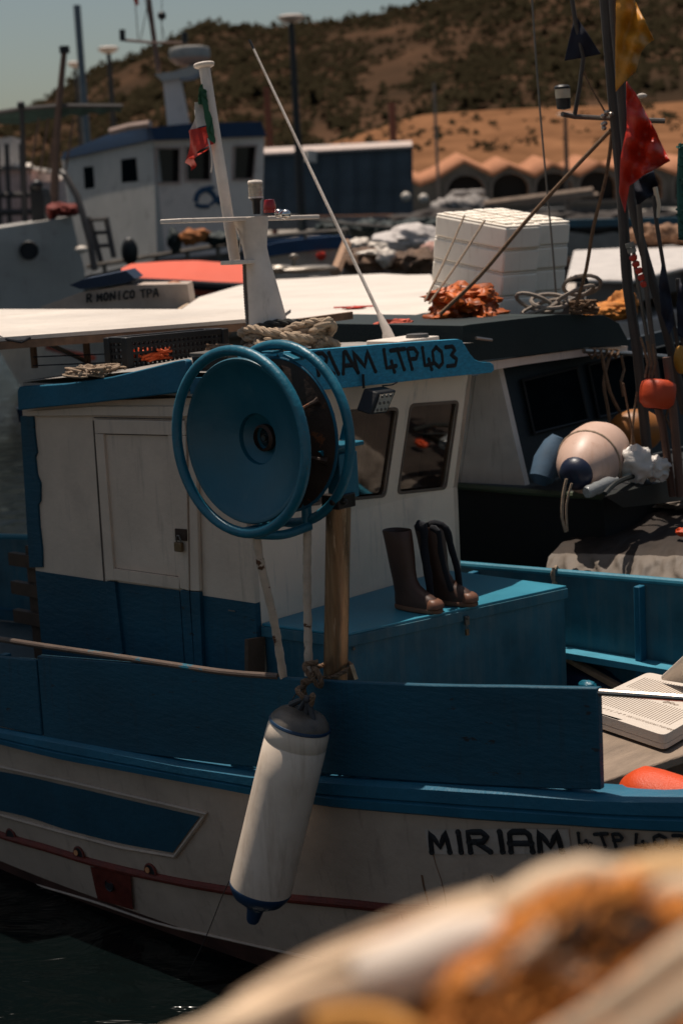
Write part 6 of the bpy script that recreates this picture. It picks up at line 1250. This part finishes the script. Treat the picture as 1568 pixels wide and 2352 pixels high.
# vaulted warehouses
wh = root('vaulted_warehouse', 'row of low dark boathouses with arched doors and scalloped terracotta roofs', 'building', PY(1220, 520, 150)*[1, 1, 0]+np.array([0, 0, 1.7]))
DW = 150.0
pk = [(920, 400), (965, 420), (1000, 405), (1065, 366), (1130, 397), (1168, 376), (1228, 400), (1268, 373), (1330, 398), (1375, 372), (1440, 396), (1490, 372), (1550, 394), (1610, 368), (1680, 392)]
tilt = lambda u: -(u-1168)*.0
body = [PY(u, v, DW) for u, v in pk]+[PY(1680, 520, DW), PY(920, 530, DW)]
holes = []
for cu_, w_, vt, vb in ((1070, 42, 402, 470), (1172, 42, 398, 466), (1272, 42, 396, 462), (1372, 42, 392, 460), (1478, 42, 390, 458), (1590, 42, 388, 458)):
    holes.append([PY(cu_-w_, vb, DW), *[PY(cu_-w_*cos(t), vt+34-34*sin(t)*1.0, DW) for t in [pi*i/12 for i in range(13)]], PY(cu_+w_, vb-2, DW)])
mb = MB(); mb.prism(body, (0, .8, 0), holes); fw_ = part('facade', mb, stonegrey, wh)
for h in holes:
    g = MB(); g.prism([p+np.array([0, .9, 0]) for p in h], (0, .1, 0)); part('arched_door', g, mat('very_dark_opening', (.010, .009, .009), .9), wh)
    g = MB(); c = sum(h)/len(h); g.prism([c+(p-c)*1.14-np.array([0, .12, 0]) for p in h], (0, .14, 0), [[p-np.array([0, .12, 0]) for p in h]]); part('arch_surround', g, mat('grey_surround', (.15, .14, .13), .9, spec=0), fw_)
mb = MB(); vs = []
for u, v in pk: vs += [PY(u, v-1, DW-.3), PY(u, v-1, DW)+np.array([1, 22, 1.2])]
mb.add(vs, [(2*i, 2*i+2, 2*i+3, 2*i+1) for i in range(len(pk)-1)]); rf_ = part('roof', mb, terracotta, wh); sm = rf_.modifiers.new('t', 'SOLIDIFY'); sm.thickness = .3
for u in (1272, 1530):
    g = MB(); g.prism([PY(u-36, 478, DW-1.5), PY(u+36, 476, DW-1.5), PY(u+36, 498, DW-1.5), PY(u-36, 500, DW-1.5)], (0, 1, 0)); single('parked_van', g, mat('dull_van_paint', (.10, .10, .10), .5), 'dull low vehicle parked before the %s arch' % ('third' if u < 1300 else 'last'), 'van', bevel=.2)
for u, v in ((1095, 440), (1058, 442)): g = MB(); g.bb(PY(u-22, v+18, DW-3), PY(u+14, v-6, DW-1)); single('small_boat_cover', g, mat('pale_grey_boat', (.25, .22, .2), .7), 'small pale boat laid up before the first arch, %s' % ('right' if u > 1080 else 'left'), 'boat', bevel=.3)
for (a, b_, r) in (((1110, 468), (1360, 436), .12), ((1190, 462), (1372, 447), .10)):
    mb = MB(); mb.tube([PY(*a, 60), PY(*b_, 60)], r, 6); single('timber_spar', mb, mat('pale_timber', (.42, .30, .22), .8), ('longer' if a[0] < 1150 else 'shorter')+' pale timber spar lying in front of the arches above the foam boxes', 'spar')
heapob('cluster of small pale boats and gear before the leftmost arch', [(1020+k*22, 474+R_2.uniform(-6, 4), 90, .7, .6, .45) for k in range(5)], mat('pale_grey_boat', (.25, .22, .2)), 'beach_gear', 'gear')
heapob('dark mooring clutter along the quay above the foam boxes', [(960+k*60, 508+R_2.uniform(-5, 5), 60, 1.2, .6, .35) for k in range(10)], mat('dark_clutter', (.05, .04, .035), .9), 'mooring_clutter', 'gear')
# ---------------------------------------------------------------- lamp posts and posts on the far quay
lp0 = None
LPS = [(668, 40, 706, 480, 92, 'tall dark lamp post with a flat pale head right of the white mast', 1.0), (249, 112, 260, 420, 108, 'dark lamp post against the sky behind the trawler wheelhouse', .9), (173, 146, 186, 420, 122, 'smaller dark lamp post left of the trawler, beside the grey yacht mast', .75), (1297, 262, 1305, 470, 120, 'brown lamp post behind the lantern, before the arches', .8)]
for ut, vt, ub_, vb, d, lab, sc in LPS:
    p = PY(ut, vt, d); hgt_ = p[2]-1.7
    if lp0 is None:
        lp0 = root('lamp_post', lab, 'lamp post', (p[0], p[1], 1.7), group='lamp posts on the far quay'); H0 = hgt_
        mb = MB(); mb.tube([(p[0], p[1], 1.7), (p[0], p[1], p[2])], [.24, .15], 10); part('post', mb, mat('lamp_post_dark', (.035, .032, .030), .6), lp0)
        mb = MB(); mb.lathe([(0, -.30), (.35, -.25), (.70, -.05), (.72, .03), (.5, .12), (0, .14)], p, (0, 0, 1), 20); part('lamp_head', mb, mat('pale_lamp_head', (.50, .42, .36), .6), lp0)
    else:
        c = copy_tree(lp0); c['label'] = lab; s_ = hgt_/H0; M = Matrix.Translation(Vector((p[0], p[1], 1.7))) @ Matrix.Diagonal((sc, sc, s_, 1)); c.matrix_world = M; INFO[c.name] = M
mb = MB(); p = PY(899, 236, 130); mb.tube([(p[0], p[1], 1.7), tuple(p)], .26, 8); single('rusty_post', mb, rustpost, 'rusty brown post rising behind the right end of the blue container', 'post')
mb = MB(); p = PY(177, 12, 80); q_ = PY(183, 240, 80); mb.tube([(p[0], p[1], 1), tuple(p)], .16, 8); single('yacht_mast', mb, mat('grey_blue_mast', (.17, .19, .20), .5), 'tall grey blue yacht mast against the sky at left', 'mast')
for u, v in ((996, 190), (612, 200)):
    mb = MB(); p = PY(u, v, 110); mb.tube([(p[0], p[1], 1), tuple(p)], .10 if u > 900 else .22, 6); single('yacht_mast' if u > 900 else 'rusty_post', mb, mat('grey_mast', (.12, .11, .10), .6) if u > 900 else rustpost, 'thin grey yacht mast before the hillside right of the container' if u > 900 else 'faint rusty post just left of the blue container', 'mast' if u > 900 else 'post')
mb = MB(); mb.tube([PY(713, 372, 70), PY(715, 345, 70)], [.25, .22], 10); single('pale_canister', mb, cooler, 'small pale canister lamp in front of the dark blue container', 'lamp')
for i, (u, v) in enumerate([(932, 452), (972, 456)]): mb = MB(); mb.ell(PY(u, v, 80), (.22, .2, .22)); single('pale_globe', mb, cooler, ('left' if i == 0 else 'right')+' pale blurred globe between container and arches', 'lamp')

# ================================================================== FOREGROUND NET PILE ON THE QUAY
FK = .74
def fgp(u, v, d): return PY(u, v, d*FK)
DF = 1.42*FK
mb = MB()
def pile(s, t):
    u = 300+s*1900; vtop = interp([(300, 2440, 0), (500, 2350, 0), (830, 2190, 0), (1160, 2080, 0), (1350, 2010, 0), (1568, 2020, 0), (2200, 2100, 0)], 1)(u)
    top = PY(u, vtop, DF)[2]; x = (u-784)/F*DF
    z = top-.02-.9*(abs(t-.48)/.52)**2.2*(top-1.45)
    n_ = noise.fractal(Vector((x*9, y*9, 2)), 1, 2, 4); return (x, DF+.34-t*.62, max(1.45, z+.02*n_))
mb.grid(pile, 60, 40); single('net_pile', mb, netorange, 'blurred pile of orange brown fishing net right in front of the camera', 'fishing net', smooth=180)
def roll(px, ds, rad, m, label, name='canvas_roll', lump=.30, twist=False):
    P = resample([fgp(u, v, d) for (u, v), d in zip(px, ds)], .012); rs = np.interp(np.linspace(0, 1, len(P)), np.linspace(0, 1, len(rad)), rad)*.00036*FK
    rs = [r*(1+lump*noise.noise(Vector((i*.18, 1.3, px[0][0])))) for i, r in enumerate(rs)]; g = MB()
    if twist: g.rope(P, float(np.mean(rs))*1.0, pitch=.42, n=16)
    else: g.tube(P, rs, 18)
    return single(name, g, m, label, 'canvas' if 'canvas' in name else 'rope', smooth=120)
roll([(230, 2500), (420, 2415), (600, 2330), (800, 2232), (1000, 2152), (1150, 2090)], [1.42]*6, [48, 56, 66, 72, 66, 40], cream, 'blurred thick cream twisted hawser sweeping up from the bottom centre', 'cream_hawser', twist=True)
roll([(1080, 2118), (1180, 2078), (1270, 2030), (1350, 2006), (1430, 2016), (1500, 2030)], [1.45]*6, [36, 50, 56, 54, 40, 24], cream, 'blurred cream canvas hump at the top of the orange net pile')
roll([(820, 2250), (930, 2220), (1050, 2170), (1160, 2130)], [1.33]*4, [50, 70, 66, 40], mat('bright_cream_canvas', (.72, .60, .50), .8, bump=.3), 'bright cream canvas bulge in the middle of the foreground')
roll([(1320, 2026), (1430, 2016), (1500, 2008), (1600, 2000), (1800, 2010)], [1.47]*5, [24, 42, 48, 50, 50], mat('golden_cream_canvas', (.74, .46, .22), .8, bump=.4), 'golden cream canvas fold at the right edge above the brown net')
roll([(1490, 2060), (1560, 2045), (1650, 2050)], [1.40]*3, [30, 40, 40], cream, 'small cream fold at the right edge of the net pile')
roll([(560, 2420), (640, 2350), (760, 2300), (870, 2290), (940, 2330)], [1.34, 1.34, 1.33, 1.32, 1.30], [30, 36, 36, 34, 30], mat('dull_brown_canvas', (.22, .14, .09), .9, bump=.4), 'dull brown fold below the bright cream bulge', 'canvas_fold')
roll([(1180, 2440), (1300, 2370), (1400, 2310), (1500, 2240), (1620, 2150)], [1.22]*5, [26, 30, 34, 36, 36], ropegrey, 'thick greyish hawser curving up at the bottom right corner', 'hawser')
roll([(1330, 2440), (1450, 2375), (1560, 2300), (1680, 2220)], [1.18]*4, [28, 30, 30, 30], ropegrey, 'second thick greyish hawser, lowest at the bottom right corner', 'hawser')
bnd = interp([(700, 2420, 0), (900, 2350, 0), (1000, 2290, 0), (1180, 2175, 0), (1270, 2085, 0), (1370, 2040, 0), (1450, 2080, 0), (1568, 2125, 0), (1800, 2150, 0)], 1)
def strands(seed, n, r0, r1, m, name, label, dd, cx=None, lim=2420):
    R_ = random.Random(seed); mb = MB(); k = 0
    while k < n:
        u, v = (R_.uniform(940, 1640), R_.uniform(2040, lim)) if cx is None else (R_.gauss(cx[0], cx[2]), R_.gauss(cx[1], cx[3]))
        if v < bnd(u)+8: continue
        k += 1; px = [(u, v)]; a = R_.choice((-.75, -.45, -.95, .9, 1.3, .2))+R_.uniform(-.3, .3)
        for j in range(6):
            a += R_.uniform(-.45, .45); px.append((px[-1][0]+26*cos(a), max(bnd(px[-1][0])-4, px[-1][1]+26*sin(a))))
        mb.tube(resample([fgp(p_, q_, 1.315-(q_-2000)*.0002+dd+R_.uniform(-.012, .012)) for p_, q_ in px], .008), R_.uniform(r0, r1), 6)
    return single(name, mb, m, label, 'netting', kind='stuff')
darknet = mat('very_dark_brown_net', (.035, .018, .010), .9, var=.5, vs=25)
strands(41, 190, .0011, .0024, netorange, 'net_strands', 'tangled orange brown twine spread over the right side of the foreground pile', 0)
def lumps(pts, r, m, name, label, dd, seed):
    R_ = random.Random(seed); mb = MB()
    for u, v in pts:
        for k in range(3):
            a = R_.uniform(.2, 1.1); e1_ = np.array([cos(a), 0, sin(a)]); e2_ = np.array([-sin(a), 0, cos(a)]); q_ = R_.uniform(.7, 1.25)*r
            mb.ell(fgp(u+R_.uniform(-30, 30), v+R_.uniform(-24, 24), 1.31+dd+R_.uniform(-.02, .02)), (q_*1.5, q_*.9, q_*.7), (e1_, (0, 1, 0), e2_), lump=.8, ls=2.6, seed=R_.uniform(0, 90), nu=20, nv=14)
    return single(name, mb, m, label, 'netting', kind='stuff', smooth=90)
lumps([(1150, 2180), (1200, 2140), (1260, 2100), (1330, 2078), (1400, 2075), (1462, 2110), (1505, 2160), (1480, 2235), (1410, 2270), (1090, 2235), (1040, 2275), (990, 2330), (1150, 2335), (1250, 2310), (1340, 2255), (950, 2370), (1545, 2130)], .0115, netorange, 'orange_net_folds', 'bunched orange netting folds round the dark hollow of the foreground pile', 0, 3)
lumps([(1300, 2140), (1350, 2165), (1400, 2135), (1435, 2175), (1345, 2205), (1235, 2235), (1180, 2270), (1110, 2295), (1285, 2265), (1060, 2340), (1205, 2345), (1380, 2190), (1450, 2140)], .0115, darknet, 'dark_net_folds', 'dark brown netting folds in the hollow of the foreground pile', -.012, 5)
lumps([(1225, 2172), (1285, 2200), (1140, 2245), (1320, 2222)], .0065, mat('tan_pink_twine', (.50, .33, .22), .85), 'tan_net_folds', 'few tan coloured twine folds beside the dark hollow of the pile', -.03, 9)
roll([(540, 2300), (700, 2212), (840, 2150), (1000, 2090), (1130, 2052)], [1.52]*5, [16, 22, 24, 24, 18], mat('rough_tan_strand', (.46, .32, .21), .9, var=.4, vs=14, bump=.5), 'rough tan rope strand along the upper edge of the cream hawser', 'rope_strand')
mb = MB(); mb.tube(resample([fgp(720, 2350, 1.28), fgp(800, 2338, 1.28), fgp(900, 2350, 1.28), fgp(960, 2390, 1.27)], .01), .008, 10)
single('golden_twine', mb, netyellow, 'golden orange cord at the bottom edge of the foreground pile', 'cord')
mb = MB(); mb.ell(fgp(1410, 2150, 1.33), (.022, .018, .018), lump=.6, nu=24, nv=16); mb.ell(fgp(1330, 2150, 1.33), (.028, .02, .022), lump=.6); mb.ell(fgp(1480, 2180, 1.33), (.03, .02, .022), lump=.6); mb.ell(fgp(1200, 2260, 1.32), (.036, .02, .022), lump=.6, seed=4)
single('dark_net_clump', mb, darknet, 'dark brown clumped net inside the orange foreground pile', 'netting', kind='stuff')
